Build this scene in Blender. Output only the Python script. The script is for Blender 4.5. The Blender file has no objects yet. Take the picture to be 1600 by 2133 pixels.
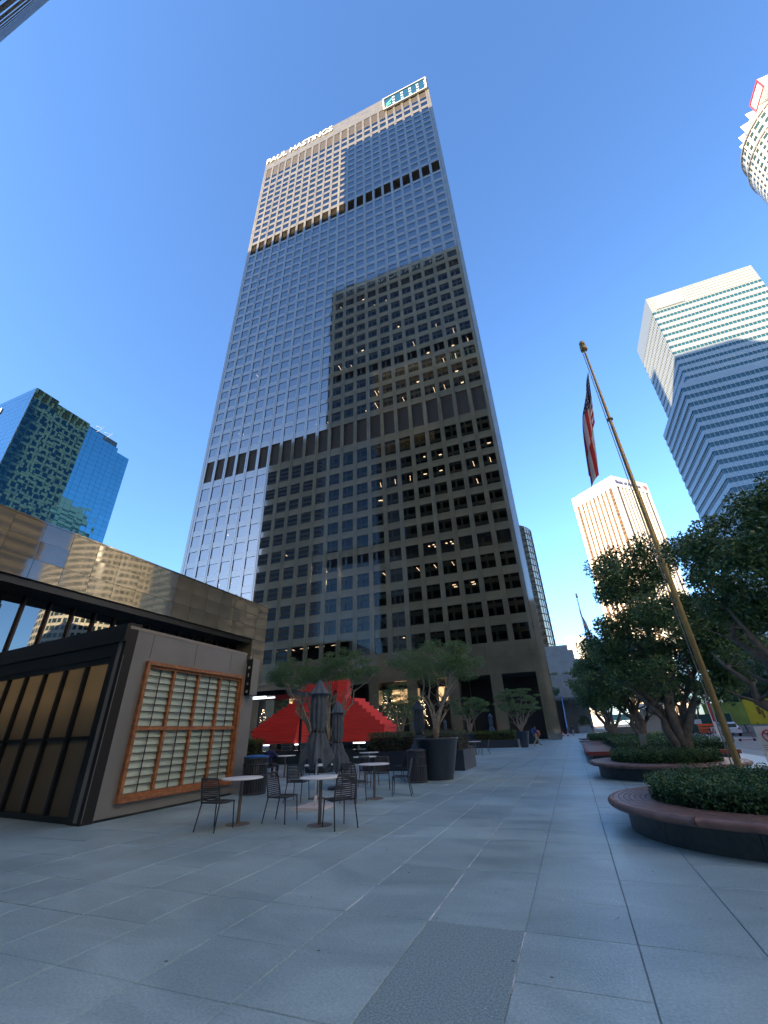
import bpy, bmesh, math, random
import numpy as np
from mathutils import Matrix, Vector
R_ = math.radians
random.seed(7)
rng = np.random.default_rng(11)
S = bpy.context.scene
C = S.collection

# ------------------------------------------------------------------ camera
EYE = 1.57
cam = bpy.data.cameras.new('camera')
cam.sensor_fit = 'HORIZONTAL'; cam.sensor_width = 36.0
cam.lens = 861.5 / 1600 * 36.0
cam.clip_start = 0.05; cam.clip_end = 6000
camo = bpy.data.objects.new('camera', cam); C.objects.link(camo)
up = Vector((-58.1, 1616.1, -861.5)).normalized()
fy = Vector((395, -444.9, -861.5)); fy -= up * fy.dot(up); fy.normalize()
fx = fy.cross(up)
camo.matrix_world = Matrix.Translation((0, 0, EYE)) @ Matrix((fx, fy, up)).to_4x4()
S.camera = camo
S.render.resolution_x = 768; S.render.resolution_y = 1024

# ------------------------------------------------------------------ light
SUN_EL = R_(19.3)
SUN_H = Vector((-0.503, -0.864, 0)).normalized()
W = bpy.data.worlds.new("World"); S.world = W; W.use_nodes = True
nt = W.node_tree; nt.nodes.clear()
sky = nt.nodes.new('ShaderNodeTexSky'); sky.sky_type = 'NISHITA'; sky.sun_disc = False
sky.sun_elevation = SUN_EL; sky.sun_rotation = math.atan2(SUN_H.x, SUN_H.y)
sky.altitude = 80; sky.air_density = 1.0; sky.dust_density = 0.3; sky.ozone_density = 6.0
bg = nt.nodes.new('ShaderNodeBackground'); bg.inputs[1].default_value = 0.115
wo = nt.nodes.new('ShaderNodeOutputWorld')
nt.links.new(sky.outputs[0], bg.inputs[0]); nt.links.new(bg.outputs[0], wo.inputs[0])
sl = bpy.data.lights.new('sun', 'SUN'); sl.energy = 5.0; sl.angle = R_(0.5); sl.color = (1.0, 0.78, 0.50)
so = bpy.data.objects.new('sun', sl); C.objects.link(so)
sd = Vector((SUN_H.x * math.cos(SUN_EL), SUN_H.y * math.cos(SUN_EL), math.sin(SUN_EL)))
so.rotation_euler = sd.to_track_quat('Z', 'Y').to_euler(); so.location = (0, 0, 300)
S.view_settings.view_transform = 'Standard'; S.view_settings.look = 'None'
S.view_settings.gamma = 1.0; S.view_settings.use_curve_mapping = False
S.view_settings.exposure = 2.12

# ------------------------------------------------------------------ materials
def mat(name, col, rough=0.6, ior=1.5, metal=0.0, noise=None, bump=None, coat=0.0, emit=None, spec=None, trans=None):
    """noise=(scale, amount[, colour2]); bump=(scale, strength)"""
    m = bpy.data.materials.new(name); m.use_nodes = True
    n = m.node_tree.nodes; l = m.node_tree.links; b = n['Principled BSDF']
    b.inputs['Base Color'].default_value = (*col, 1); b.inputs['Roughness'].default_value = rough
    b.inputs['IOR'].default_value = ior; b.inputs['Metallic'].default_value = metal
    b.inputs['Coat Weight'].default_value = coat; b.inputs['Coat Roughness'].default_value = 0.05
    if emit:
        b.inputs['Emission Color'].default_value = (*emit[0], 1); b.inputs['Emission Strength'].default_value = emit[1]
    co = n.new('ShaderNodeTexCoord')
    if noise:
        t = n.new('ShaderNodeTexNoise'); t.inputs['Scale'].default_value = noise[0]; t.inputs['Detail'].default_value = 6
        l.new(co.outputs['Object'], t.inputs['Vector'])
        r = n.new('ShaderNodeValToRGB')
        a = noise[1]; c2 = noise[2] if len(noise) > 2 else col
        r.color_ramp.elements[0].position = 0.3; r.color_ramp.elements[1].position = 0.7
        r.color_ramp.elements[0].color = (*[max(0, c * (1 - a)) for c in col], 1)
        r.color_ramp.elements[1].color = (*[min(1, c * (1 + a)) for c in c2], 1)
        l.new(t.outputs[0], r.inputs[0]); l.new(r.outputs[0], b.inputs['Base Color'])
    if bump:
        t = n.new('ShaderNodeTexNoise'); t.inputs['Scale'].default_value = bump[0]; t.inputs['Detail'].default_value = 4
        l.new(co.outputs['Object'], t.inputs['Vector'])
        bp = n.new('ShaderNodeBump'); bp.inputs['Strength'].default_value = bump[1]; bp.inputs['Distance'].default_value = 0.02
        l.new(t.outputs[0], bp.inputs['Height']); l.new(bp.outputs[0], b.inputs['Normal'])
    return m

def per_object_tint(m, amt=0.15):
    """each separate slab or panel comes out of the quarry a little lighter or darker"""
    n = m.node_tree.nodes; l = m.node_tree.links; b = n['Principled BSDF']
    oi = n.new('ShaderNodeObjectInfo'); mr = n.new('ShaderNodeMapRange')
    mr.inputs['To Min'].default_value = 1 - amt; mr.inputs['To Max'].default_value = 1 + amt
    l.new(oi.outputs['Random'], mr.inputs['Value'])
    mx = n.new('ShaderNodeMix'); mx.data_type = 'RGBA'; mx.blend_type = 'MULTIPLY'; mx.inputs['Factor'].default_value = 1
    cb = n.new('ShaderNodeCombineColor')
    for i in range(3): l.new(mr.outputs[0], cb.inputs[i])
    src = b.inputs['Base Color'].links[0].from_socket if b.inputs['Base Color'].links else None
    if src: l.new(src, mx.inputs[6])
    else: mx.inputs[6].default_value = b.inputs['Base Color'].default_value
    l.new(cb.outputs[0], mx.inputs[7]); l.new(mx.outputs[2], b.inputs['Base Color'])
    return m

def clear_glass(name, tint=(0.25, 0.28, 0.28), ior=2.2, rough=0.01, bump=None):
    """tinted pane: Fresnel mirror over a dimmed view of the room behind"""
    m = bpy.data.materials.new(name); m.use_nodes = True; n = m.node_tree.nodes; l = m.node_tree.links; n.clear()
    o = n.new('ShaderNodeOutputMaterial'); mx = n.new('ShaderNodeMixShader'); fr = n.new('ShaderNodeFresnel'); fr.inputs[0].default_value = ior
    tr = n.new('ShaderNodeBsdfTransparent'); tr.inputs[0].default_value = (*tint, 1)
    gl = n.new('ShaderNodeBsdfGlossy'); gl.inputs['Roughness'].default_value = rough; gl.inputs[0].default_value = (0.93, 0.95, 0.96, 1)
    l.new(fr.outputs[0], mx.inputs[0]); l.new(tr.outputs[0], mx.inputs[1]); l.new(gl.outputs[0], mx.inputs[2]); l.new(mx.outputs[0], o.inputs[0])
    if bump:
        co = n.new('ShaderNodeTexCoord'); t = n.new('ShaderNodeTexNoise'); t.inputs['Scale'].default_value = bump[0]; t.inputs['Detail'].default_value = 1
        l.new(co.outputs['Object'], t.inputs['Vector']); bp = n.new('ShaderNodeBump'); bp.inputs['Strength'].default_value = bump[1]; bp.inputs['Distance'].default_value = 0.05
        l.new(t.outputs[0], bp.inputs['Height']); l.new(bp.outputs[0], gl.inputs['Normal'])
    return m

def leaf_mat(name, col, col2, trans=0.25, gloss=0.4):
    m = bpy.data.materials.new(name); m.use_nodes = True; n = m.node_tree.nodes; l = m.node_tree.links; b = n['Principled BSDF']
    g = n.new('ShaderNodeNewGeometry'); r = n.new('ShaderNodeValToRGB')
    r.color_ramp.elements[0].color = (*col, 1); r.color_ramp.elements[1].color = (*col2, 1)
    l.new(g.outputs['Random Per Island'], r.inputs[0]); l.new(r.outputs[0], b.inputs['Base Color'])
    b.inputs['Roughness'].default_value = gloss
    t = n.new('ShaderNodeBsdfTranslucent'); l.new(r.outputs[0], t.inputs[0])
    mx = n.new('ShaderNodeMixShader'); mx.inputs[0].default_value = trans
    o = n['Material Output']; l.new(b.outputs[0], mx.inputs[1]); l.new(t.outputs[0], mx.inputs[2]); l.new(mx.outputs[0], o.inputs[0])
    return m

M = {}
M['granite'] = per_object_tint(mat('polished_granite', (0.145, 0.132, 0.088), 0.05, 2.3, noise=(0.35, 0.20)), 0.10)
M['fascia'] = per_object_tint(mat('brown_fascia_granite', (0.20, 0.17, 0.115), 0.04, 1.85, noise=(0.6, 0.25)), 0.12)
M['granite_dark'] = per_object_tint(mat('dark_polished_granite', (0.06, 0.055, 0.045), 0.05, 1.9, noise=(1.5, 0.2), coat=0.5), 0.12)
M['glass'] = clear_glass('tower_glass', (0.16, 0.18, 0.20), 2.5, 0.008)
M['room'] = mat('dark_room', (0.035, 0.03, 0.027), 0.9)
M['louvre'] = mat('louvre_bronze', (0.075, 0.065, 0.055), 0.45, 1.5)
M['steel'] = mat('brushed_steel', (0.35, 0.34, 0.33), 0.35, metal=0.9)
M['black'] = mat('black_paint', (0.012, 0.013, 0.016), 0.35)
M['dark_frame'] = mat('dark_frame', (0.02, 0.019, 0.02), 0.4)
M['white'] = mat('white_paint', (0.8, 0.8, 0.8), 0.4)
M['lamp_warm'] = mat('warm_lamp', (0.9, 0.7, 0.5), 0.5, emit=((1.0, 0.62, 0.33), 2.6))
M['lamp_white'] = mat('white_lamp', (0.9, 0.9, 0.9), 0.5, emit=((0.85, 0.95, 1.0), .8))
M['bulb'] = mat('bulb', (0.9, 0.8, 0.6), 0.5, emit=((1.0, 0.72, 0.42), 4.0))
M['letters'] = mat('white_letters', (0.7, 0.7, 0.69), 0.4)

# ------------------------------------------------------------------ mesh helpers
class MB:
    def __init__(s, M_=None): s.v = []; s.f = []; s.m = []; s.sm = []; s.M = M_
    def add(s, vs, fs, mi=0, smooth=False):
        k = len(s.v)
        if s.M is not None: vs = [tuple(s.M @ Vector(p)) for p in vs]
        s.v += [tuple(p) for p in vs]; s.f += [tuple(k + i for i in f) for f in fs]
        s.m += [mi] * len(fs); s.sm += [smooth] * len(fs); return s
    def box(s, x0, x1, y0, y1, z0, z1, mi=0):
        return s.add([(x0,y0,z0),(x1,y0,z0),(x1,y1,z0),(x0,y1,z0),(x0,y0,z1),(x1,y0,z1),(x1,y1,z1),(x0,y1,z1)],
            [(0,3,2,1),(4,5,6,7),(0,1,5,4),(1,2,6,5),(2,3,7,6),(3,0,4,7)], mi)
    def quad(s, a, b, c, d, mi=0): return s.add([a, b, c, d], [(0,1,2,3)], mi)
    def prism(s, pts, z0, z1, mi=0):
        n = len(pts)
        vs = [(x, y, z0) for x, y in pts] + [(x, y, z1) for x, y in pts]
        fs = [tuple(reversed(range(n))), tuple(range(n, 2*n))] + [(i, (i+1) % n, n+(i+1) % n, n+i) for i in range(n)]
        return s.add(vs, fs, mi)
    def tube(s, pts, rad, n=8, mi=0, cap=True, smooth=True):
        pts = [Vector(p) for p in pts]
        if not hasattr(rad, '__len__'): rad = [rad] * len(pts)
        vs = []; fs = []
        ref = Vector((0.13, 0.31, 1)).normalized()
        for i, p in enumerate(pts):
            d = (pts[min(i+1, len(pts)-1)] - pts[max(i-1, 0)]).normalized()
            a = d.cross(ref if abs(d.dot(ref)) < 0.95 else Vector((1, 0, 0))).normalized(); b = d.cross(a)
            for k in range(n):
                t = 2*math.pi*k/n; vs.append(tuple(p + (a*math.cos(t) + b*math.sin(t)) * rad[i]))
        for i in range(len(pts)-1):
            for k in range(n):
                fs.append((i*n+k, i*n+(k+1) % n, (i+1)*n+(k+1) % n, (i+1)*n+k))
        s.add(vs, fs, mi, smooth)
        if cap:
            k0 = len(s.v) - len(vs)
            s.f.append(tuple(k0 + i for i in reversed(range(n)))); s.m.append(mi); s.sm.append(False)
            s.f.append(tuple(k0 + (len(pts)-1)*n + i for i in range(n))); s.m.append(mi); s.sm.append(False)
        return s
    def lathe(s, prof, n=24, c=(0, 0, 0), mi=0, smooth=True, mod=None):
        vs = []; fs = []
        for i, (r, z) in enumerate(prof):
            for k in range(n):
                t = 2*math.pi*k/n; rr = r * (mod(i, k, n) if mod else 1)
                vs.append((c[0] + rr*math.cos(t), c[1] + rr*math.sin(t), c[2] + z))
        for i in range(len(prof)-1):
            for k in range(n): fs.append((i*n+k, i*n+(k+1) % n, (i+1)*n+(k+1) % n, (i+1)*n+k))
        s.add(vs, fs, mi, smooth); return s
    def disc(s, c, r, n=24, mi=0, up_=True):
        vs = [(c[0]+r*math.cos(2*math.pi*k/n), c[1]+r*math.sin(2*math.pi*k/n), c[2]) for k in range(n)]
        return s.add(vs, [tuple(range(n)) if up_ else tuple(reversed(range(n)))], mi)
    def mesh(s, name, mats):
        me = bpy.data.meshes.new(name); me.from_pydata(s.v, [], s.f); 
        for m_ in (mats if isinstance(mats, (list, tuple)) else [mats]): me.materials.append(m_)
        me.polygons.foreach_set('material_index', s.m); me.polygons.foreach_set('use_smooth', s.sm); me.update()
        return me
    def obj(s, name, mats, parent=None, loc=None): return link(name, s.mesh(name, mats), parent, loc)

def link(name, me, parent=None, loc=None, rot=None):
    o = bpy.data.objects.new(name, me); C.objects.link(o)
    if parent: o.parent = parent
    if loc is not None: o.location = loc
    if rot is not None: o.rotation_euler = rot
    return o
def tag(o, label, cat, group=None):
    o['label'] = label; o['category'] = cat
    if group: o['group'] = group
    return o
def thing(name, label, cat, loc=(0, 0, 0), rotz=0, group=None):
    o = bpy.data.objects.new(name, None); C.objects.link(o); o.location = loc; o.rotation_euler = (0, 0, rotz)
    o.empty_display_size = 0.2
    return tag(o, label, cat, group)
def setting(o): o['kind'] = 'structure'; return o
def stuff(o): o['kind'] = 'stuff'; return o
KIDS = {}
def tree_copy(src, label, loc, rotz=0, group=None, scale=None):
    r = src.copy(); C.objects.link(r); r.location = loc; r.rotation_euler = (0, 0, rotz); r['label'] = label
    if group: r['group'] = group
    if scale: r.scale = (scale,)*3 if not hasattr(scale, '__len__') else scale
    if src not in KIDS: KIDS[src] = [(c, list(c.children)) for c in src.children]
    for c, gs in KIDS[src]:
        d = c.copy(); C.objects.link(d); d.parent = r
        for g in gs:
            h = g.copy(); C.objects.link(h); h.parent = d
    return r
def text_mesh(name, s, size, ext, m_, align='CENTER', bold=0.0):
    cu = bpy.data.curves.new(name, 'FONT'); cu.body = s; cu.size = size; cu.extrude = ext; cu.align_x = align; cu.offset = bold
    o = bpy.data.objects.new(name, cu); C.objects.link(o); bpy.context.view_layer.update()
    me = bpy.data.meshes.new_from_object(o); bpy.data.objects.remove(o); bpy.data.curves.remove(cu)
    me.name = name; me.materials.clear(); me.materials.append(m_); return me

# ------------------------------------------------------------------ leaves
def leaf_mesh(name, centres, radii, count, size, mats, flat=1.0, elong=0.45, lean=0.0):
    cs = np.array(centres, float); rr = np.array(radii, float)
    w = rr**2.2; idx = rng.choice(len(cs), count, p=w/w.sum())
    d = rng.normal(size=(count, 3)); d /= np.linalg.norm(d, axis=1)[:, None]
    rad = rng.random(count)**0.45
    p = cs[idx] + d * (rr[idx]*rad)[:, None] * np.array([1, 1, flat])
    a = rng.normal(size=(count, 3)); a[:, 2] *= 0.7; a[:, 2] += lean; a /= np.linalg.norm(a, axis=1)[:, None]
    b = np.cross(a, rng.normal(size=(count, 3))); b /= np.linalg.norm(b, axis=1)[:, None]
    n = np.cross(a, b)
    s = size * (0.6 + 0.8*rng.random(count))[:, None]
    v = np.stack([p - a*s*0.5, p + b*s*elong*0.5 + n*s*0.08, p + a*s*0.5, p - b*s*elong*0.5 + n*s*0.08], 1).reshape(-1, 3)
    me = bpy.data.meshes.new(name)
    me.vertices.add(count*4); me.vertices.foreach_set('co', v.ravel())
    me.loops.add(count*4); me.loops.foreach_set('vertex_index', np.arange(count*4, dtype=np.int32))
    me.polygons.add(count); me.polygons.foreach_set('loop_start', np.arange(0, count*4, 4, dtype=np.int32))
    me.update(calc_edges=True)
    for m_ in (mats if isinstance(mats, (list, tuple)) else [mats]): me.materials.append(m_)
    return me
# ------------------------------------------------------------------ ground
M['asphalt'] = mat('asphalt', (0.05, 0.05, 0.052), 0.85, noise=(0.8, 0.25))
M['joint'] = mat('paving_joint', (0.27, 0.33, 0.35), 0.8)
def paver_mat():
    m = mat('bluestone_paving', (0.115, 0.135, 0.145), 0.42, 1.5, bump=(60, 0.25))
    n = m.node_tree.nodes; l = m.node_tree.links; b = n['Principled BSDF']
    g = n.new('ShaderNodeNewGeometry'); 
    t1 = n.new('ShaderNodeTexNoise'); t1.inputs['Scale'].default_value = 1.1; t1.inputs['Detail'].default_value = 8; t1.inputs['Roughness'].default_value = 0.65
    t2 = n.new('ShaderNodeTexNoise'); t2.inputs['Scale'].default_value = 42; t2.inputs['Detail'].default_value = 6; t2.inputs['Roughness'].default_value = 0.7
    mp = n.new('ShaderNodeMapping'); mp.inputs['Scale'].default_value = (0.45, 1.0, 1.0)
    l.new(g.outputs['Position'], mp.inputs['Vector']); l.new(mp.outputs[0], t1.inputs['Vector']); l.new(g.outputs['Position'], t2.inputs['Vector'])
    r = n.new('ShaderNodeValToRGB'); r.color_ramp.elements[0].position = 0.38; r.color_ramp.elements[1].position = 0.62
    r.color_ramp.elements[0].color = (0.26, 0.37, 0.40, 1); r.color_ramp.elements[1].color = (0.44, 0.58, 0.60, 1)
    t1.inputs['Distortion'].default_value = 1.2
    t3 = n.new('ShaderNodeTexNoise'); t3.inputs['Scale'].default_value = 0.32; t3.inputs['Detail'].default_value = 5; l.new(g.outputs['Position'], t3.inputs['Vector'])
    av = n.new('ShaderNodeMath'); av.operation = 'MULTIPLY_ADD'; av.inputs[1].default_value = 0.6; l.new(t1.outputs[0], av.inputs[0])
    hf = n.new('ShaderNodeMath'); hf.operation = 'MULTIPLY'; hf.inputs[1].default_value = 0.4; l.new(t3.outputs[0], hf.inputs[0]); l.new(hf.outputs[0], av.inputs[2])
    l.new(av.outputs[0], r.inputs[0])
    mx = n.new('ShaderNodeMix'); mx.data_type = 'RGBA'; mx.blend_type = 'OVERLAY'; mx.inputs['Factor'].default_value = 0.7
    l.new(r.outputs[0], mx.inputs[6]); l.new(t2.outputs[0], mx.inputs[7]); l.new(mx.outputs[2], b.inputs['Base Color'])
    rr = n.new('ShaderNodeMapRange'); rr.inputs['To Min'].default_value = 0.20; rr.inputs['To Max'].default_value = 0.5
    l.new(t1.outputs[0], rr.inputs['Value']); l.new(rr.outputs[0], b.inputs['Roughness'])
    return per_object_tint(m, 0.055)
M['paver'] = paver_mat()
M['paver_rough'] = mat('flamed_bluestone', (0.28, 0.39, 0.41), 0.45, noise=(60, 0.4), bump=(120, 0.6))
g = MB(); g.quad((-1500, -1500, -0.15), (1500, -1500, -0.15), (1500, 2500, -0.15), (-1500, 2500, -0.15))
setting(g.obj('ground', M['asphalt']))
g = MB(); g.box(-140, 9.6, -80, 130, -0.4, -0.012)
plaza = setting(g.obj('plaza', M['joint']))
# pavers: 0.875 m columns from the long joint at x = 0.12, rows of 1.69 m
PX, PY, X0, Y0 = 0.875, 1.69, 0.12, 4.985
shared = {}
def paver_mesh(w, h):
    k = (round(w, 2), round(h, 2))
    if k not in shared:
        b = MB(); e = 0.004; g_ = 0.0045
        w2, h2 = w/2 - g_, h/2 - g_
        b.add([(-w2,-h2,-0.012),(w2,-h2,-0.012),(w2,h2,-0.012),(-w2,h2,-0.012),(-w2,-h2,-e),(w2,-h2,-e),(w2,h2,-e),(-w2,h2,-e),
               (-w2+e,-h2+e,0),(w2-e,-h2+e,0),(w2-e,h2-e,0),(-w2+e,h2-e,0)],
              [(0,1,5,4),(1,2,6,5),(2,3,7,6),(3,0,4,7),(4,5,9,8),(5,6,10,9),(6,7,11,10),(7,4,8,11),(8,9,10,11)])
        shared[k] = b.mesh('paver', M['paver'])
    return shared[k]
rest = MB(); cnt = 0
cells = []
for i in range(-26, 9):
    wmul = 1
    for j in range(-4, 66):
        xa = X0 + i*PX; ya = Y0 + j*PY
        off = {0: 0, 1: 0.0, 2: 0.84}[i % 3] if i < 0 else 0.0
        cells.append((xa + PX/2, ya + PY/2 + off, PX, PY))
cells.sort(key=lambda c: math.hypot(c[0]*1.25, c[1]-3.5))
def seen(x, y): return y > 1.2 and abs(math.atan2(x, y) + 0.38) < 1.05
for (x, y, w, h) in cells:
    if y < -6: continue
    if cnt < 250 and seen(x, y):
        two = random.random() < 0.28
        hs = [(y - h/4, h/2), (y + h/4, h/2)] if two else [(y, h)]
        for yy, hh in hs:
            o = link('paver', paver_mesh(w, hh), plaza, (x, yy, random.uniform(-.0012, .0012)), (random.uniform(-.0012, .0012), random.uniform(-.0012, .0012), 0))
            cnt += 1
    else:
        e = 0.005
        rest.box(x-w/2+e, x+w/2-e, y-h/2+e, y+h/2-e, -0.012, random.uniform(-.001, .0005))
stuff(rest.obj('paver_field', M['paver'], plaza))
# the rough square in front
for o in list(plaza.children):
    if o.name.startswith('paver') and abs(o.location.x + 1.19) < 0.06 and 3.3 < o.location.y < 4.99:
        o.data = o.data.copy(); o.data.materials[0] = M['paver_rough']
M['grout'] = mat('pale_grout', (0.62, 0.66, 0.66), 0.8, noise=(9, 0.6))
b = MB()
for gx, ya, yb in ((-1.63, 4.99, 10.4), (-0.755, 3.3, 4.98), (-2.505, 4.99, 6.67), (-1.63, 13, 18), (-3.38, 8.4, 10)):
    y = ya
    while y < yb:
        L = random.uniform(.15, .5); 
        if random.random() < .75: w_ = random.uniform(.003, .0055); b.box(gx-w_, gx+w_, y, min(y+L, yb), -.012, -.0015)
        y += L
stuff(b.obj('grout', M['grout'], plaza))
b = MB()
for k in range(150):
    gx, gy = random.uniform(-9, 4), random.uniform(2.2, 15); r_ = random.uniform(.006, .016); n_ = 7
    b.add([(gx+r_*random.uniform(.7, 1.2)*math.cos(6.283*q/n_), gy+r_*random.uniform(.7, 1.2)*math.sin(6.283*q/n_), .0022) for q in range(n_)], [tuple(range(n_))], 0 if random.random() < .8 else 1)
stuff(b.obj('gum_spot', [mat('old_gum', (.10, .12, .13), .8), M['grout']], plaza))
# street on the right
M['kerb'] = mat('concrete_kerb', (0.30, 0.29, 0.27), 0.8, noise=(3, 0.15))
M['walk'] = mat('concrete_walk', (0.24, 0.245, 0.24), 0.8, noise=(1.2, 0.15))
b = MB(); b.box(9.6, 15.4, -80, 260, -0.4, -0.004); sw = setting(b.obj('pavement', M['walk']))
b = MB(); b.box(15.4, 15.6, -80, 260, -0.3, 0.0); setting(b.obj('kerb', M['kerb']))
b = MB(); b.box(15.6, 29, -80, 260, -0.3, -0.13); setting(b.obj('road', M['asphalt']))
M['line'] = mat('road_paint', (0.7, 0.7, 0.68), 0.6)
b = MB()
for k in range(-6, 22): b.box(22.2, 22.34, k*12, k*12+5, -0.128, -0.124)
b.box(17.4, 17.52, -70, 250, -0.128, -0.124); b.box(15.9, 28.5, 52, 52.5, -0.128, -0.124)
setting(b.obj('road_marking', M['line']))
b = MB(); b.box(29, 34, -80, 260, -0.3, 0.0); setting(b.obj('far_pavement', M['walk']))

# ------------------------------------------------------------------ the tower
PITCH, WW, MG = 3.18, 2.37, 1.36
ROWS = [(12.97 + 3.862*k, 2.46) for k in range(10)] + [(51.7, 3.4)]
ROWS += [(57.0, 6.1, 'L')]
ROWS += [(64.75 + 3.93*k, 2.46) for k in range(21)] + [(147.3, 3.3)]
ROWS += [(152.0, 6.0, 'L')]
ROWS += [(159.7 + 3.93*k, 2.46) for k in range(9)] + [(195.0, 2.5), (199.5, 2.9), (204.0, 2.2), (206.45, 6.6, 'L')]
HT = 222.6
def facade(T, Mx, nb, near=0, lit=None):
    """grid of granite piers and spandrels in front of recessed panes; Mx maps x along the wall, -y outward"""
    wid = 2*MG + (nb-1)*PITCH + WW
    xs = [MG + PITCH*i for i in range(nb)]
    pw = PITCH - WW
    def pier(x0, x1, name='pier'):
        b = MB(Mx)
        mid = (x0+x1)/2
        b.box(x0, mid-0.035, -0.08, 0.34, 8.5, 213.2); b.box(mid+0.035, x1, -0.08, 0.34, 8.5, 213.2)
        b.box(mid-0.035, mid+0.035, 0.02, 0.3, 8.5, 213.2)
        b.obj(name, M['granite'], T)
    def solid(x0, x1):
        b = MB(Mx); b.box(x0, x1, -0.08, 0.34, 8.5, 213.2); b.obj('pier', M['granite'], T)
    for i in range(nb-1):
        (pier if i % 2 == 1 else solid)(xs[i]+WW, xs[i+1])
    for x0, x1 in ((0, MG*0.55), (wid-MG*0.55, wid)):
        b = MB(Mx); b.box(x0, x1, -0.08, 0.34, 8.5, 213.2); b.obj('pier', M['granite'], T)
    for x0, x1 in ((MG*0.55+0.06, MG), (xs[-1]+WW, wid-MG*0.55-0.06)):
        b = MB(Mx); b.box(x0, x1, -0.05, 0.34, 8.5, 213.2); b.obj('pier', M['granite'], T)
    # parapet in stone panels of two sizes
    b = MB(Mx)
    k = 0; x = 0
    while x < wid - 0.1:
        w = min(PITCH if x else MG - 0.4 + PITCH, wid - x)
        for z0, z1 in ((213.22, 216.3), (216.33, 219.4), (219.43, HT)):
            b.box(x, x+w-0.03, -0.10 + random.uniform(-.012, .012), 0.5, z0, z1)
        x += w
    b.obj('parapet', M['granite'], T)
    b = MB(Mx)
    x = 0
    while x < wid - 0.1:
        w = min(2*PITCH, wid-x); b.box(x+.01, x+w-.01, -0.06, 0.32, 10.75, 12.95); b.box(x+.01, x+w-.01, -0.06, 0.32, 8.5, 10.73); x += w
    b.obj('base_wall', M['granite'], T)
    # spandrels and panes
    rows = sorted(ROWS, key=lambda r: r[0])
    sp = {}; wn = {}
    restS = MB(Mx); restW = MB(Mx); louv = MB(Mx); frames = MB(Mx)
    q = Mx.to_quaternion()
    for ri, r in enumerate(rows):
        z0, h = r[0], r[1]
        nxt = rows[ri+1][0] if ri+1 < len(rows) else 213.2
        sz0, sz1 = z0 + h, nxt
        for ci, x in enumerate(xs):
            if sz1 - sz0 > 0.05:
                hh = sz1 - sz0 - 0.02
                if near and ri < near:
                    key = round(hh, 2)
                    if key not in sp:
                        mb = MB(); mb.box(-WW/2+.008, WW/2-.008, 0, 0.3, -hh/2, hh/2); sp[key] = mb.mesh('spandrel_panel', M['granite'])
                    p = Mx @ Vector((x+WW/2, 0, (sz0+sz1)/2))
                    o = link('spandrel_panel', sp[key], T, p); o.rotation_mode = 'QUATERNION'
                    o.rotation_quaternion = q @ Matrix.Rotation(random.gauss(0, .0018), 3, 'X').to_quaternion() @ Matrix.Rotation(random.gauss(0, .0018), 3, 'Z').to_quaternion()
                else:
                    t = random.gauss(0, .003)
                    restS.add([(x,t,sz0+.01),(x+WW,-t,sz0+.01),(x+WW,.3,sz0+.01),(x,.3,sz0+.01),(x,t*.5,sz1-.01),(x+WW,-t,sz1-.01),(x+WW,.3,sz1-.01),(x,.3,sz1-.01)],
                        [(0,3,2,1),(4,5,6,7),(0,1,5,4),(1,2,6,5),(2,3,7,6),(3,0,4,7)])
            if len(r) == 3:
                if nxt > 212: 
                    louv.box(x, x+WW, 0.10, 0.16, z0, z0+h)
                    for k in range(18): louv.box(x, x+WW, 0.07, 0.10, z0+.1+k*.36, z0+.16+k*.36)
                else:
                    louv.box(x, x+WW, 0.30, 0.34, z0, z0+h)
                    for k in range(int(h/0.3)): 
                        zz = z0+.08+k*.3
                        louv.add([(x,0.2,zz),(x+WW,0.2,zz),(x+WW,0.29,zz+.2),(x,0.29,zz+.2)], [(0,1,2,3)])
                continue
            if near and ri < near:
                key = round(h, 2)
                if key not in wn:
                    mb = MB(); f = 0.022
                    mb.add([(-WW/2+f,0.10,-h/2+f),(WW/2-f,0.10,-h/2+f),(WW/2-f,0.10,h/2-f),(-WW/2+f,0.10,h/2-f)], [(0,1,2,3)], 1)
                    mb.box(-WW/2, WW/2, .03, .11, -h/2, -h/2+f); mb.box(-WW/2, WW/2, .03, .11, h/2-f, h/2)
                    mb.box(-WW/2, -WW/2+f, .03, .11, -h/2+f, h/2-f); mb.box(WW/2-f, WW/2, .03, .11, -h/2+f, h/2-f)
                    wn[key] = mb.mesh('window', [M['dark_frame'], M['glass']])
                p = Mx @ Vector((x+WW/2, 0, z0+h/2))
                o = link('window', wn[key], T, p); o.rotation_mode = 'QUATERNION'
                o.rotation_quaternion = q @ Matrix.Rotation(random.gauss(0, .0015), 3, 'X').to_quaternion() @ Matrix.Rotation(random.gauss(0, .0015), 3, 'Z').to_quaternion()
            else:
                t = random.gauss(0, .0025); u = random.gauss(0, .002)
                restW.quad((x,.10+t,z0),(x+WW,.10-t,z0),(x+WW,.10-t+u,z0+h),(x,.10+t+u,z0+h), 0)
                frames.box(x, x+WW, .02, .09, z0+h-.035, z0+h-.002)
    stuff(restS.obj('spandrel_grid', M['granite'], T)); stuff(restW.obj('window_grid', M['glass'], T))
    stuff(louv.obj('louvre_bank', M['louvre'], T)); stuff(frames.obj('window_head', M['louvre'], T))
    return wid, xs
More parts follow.
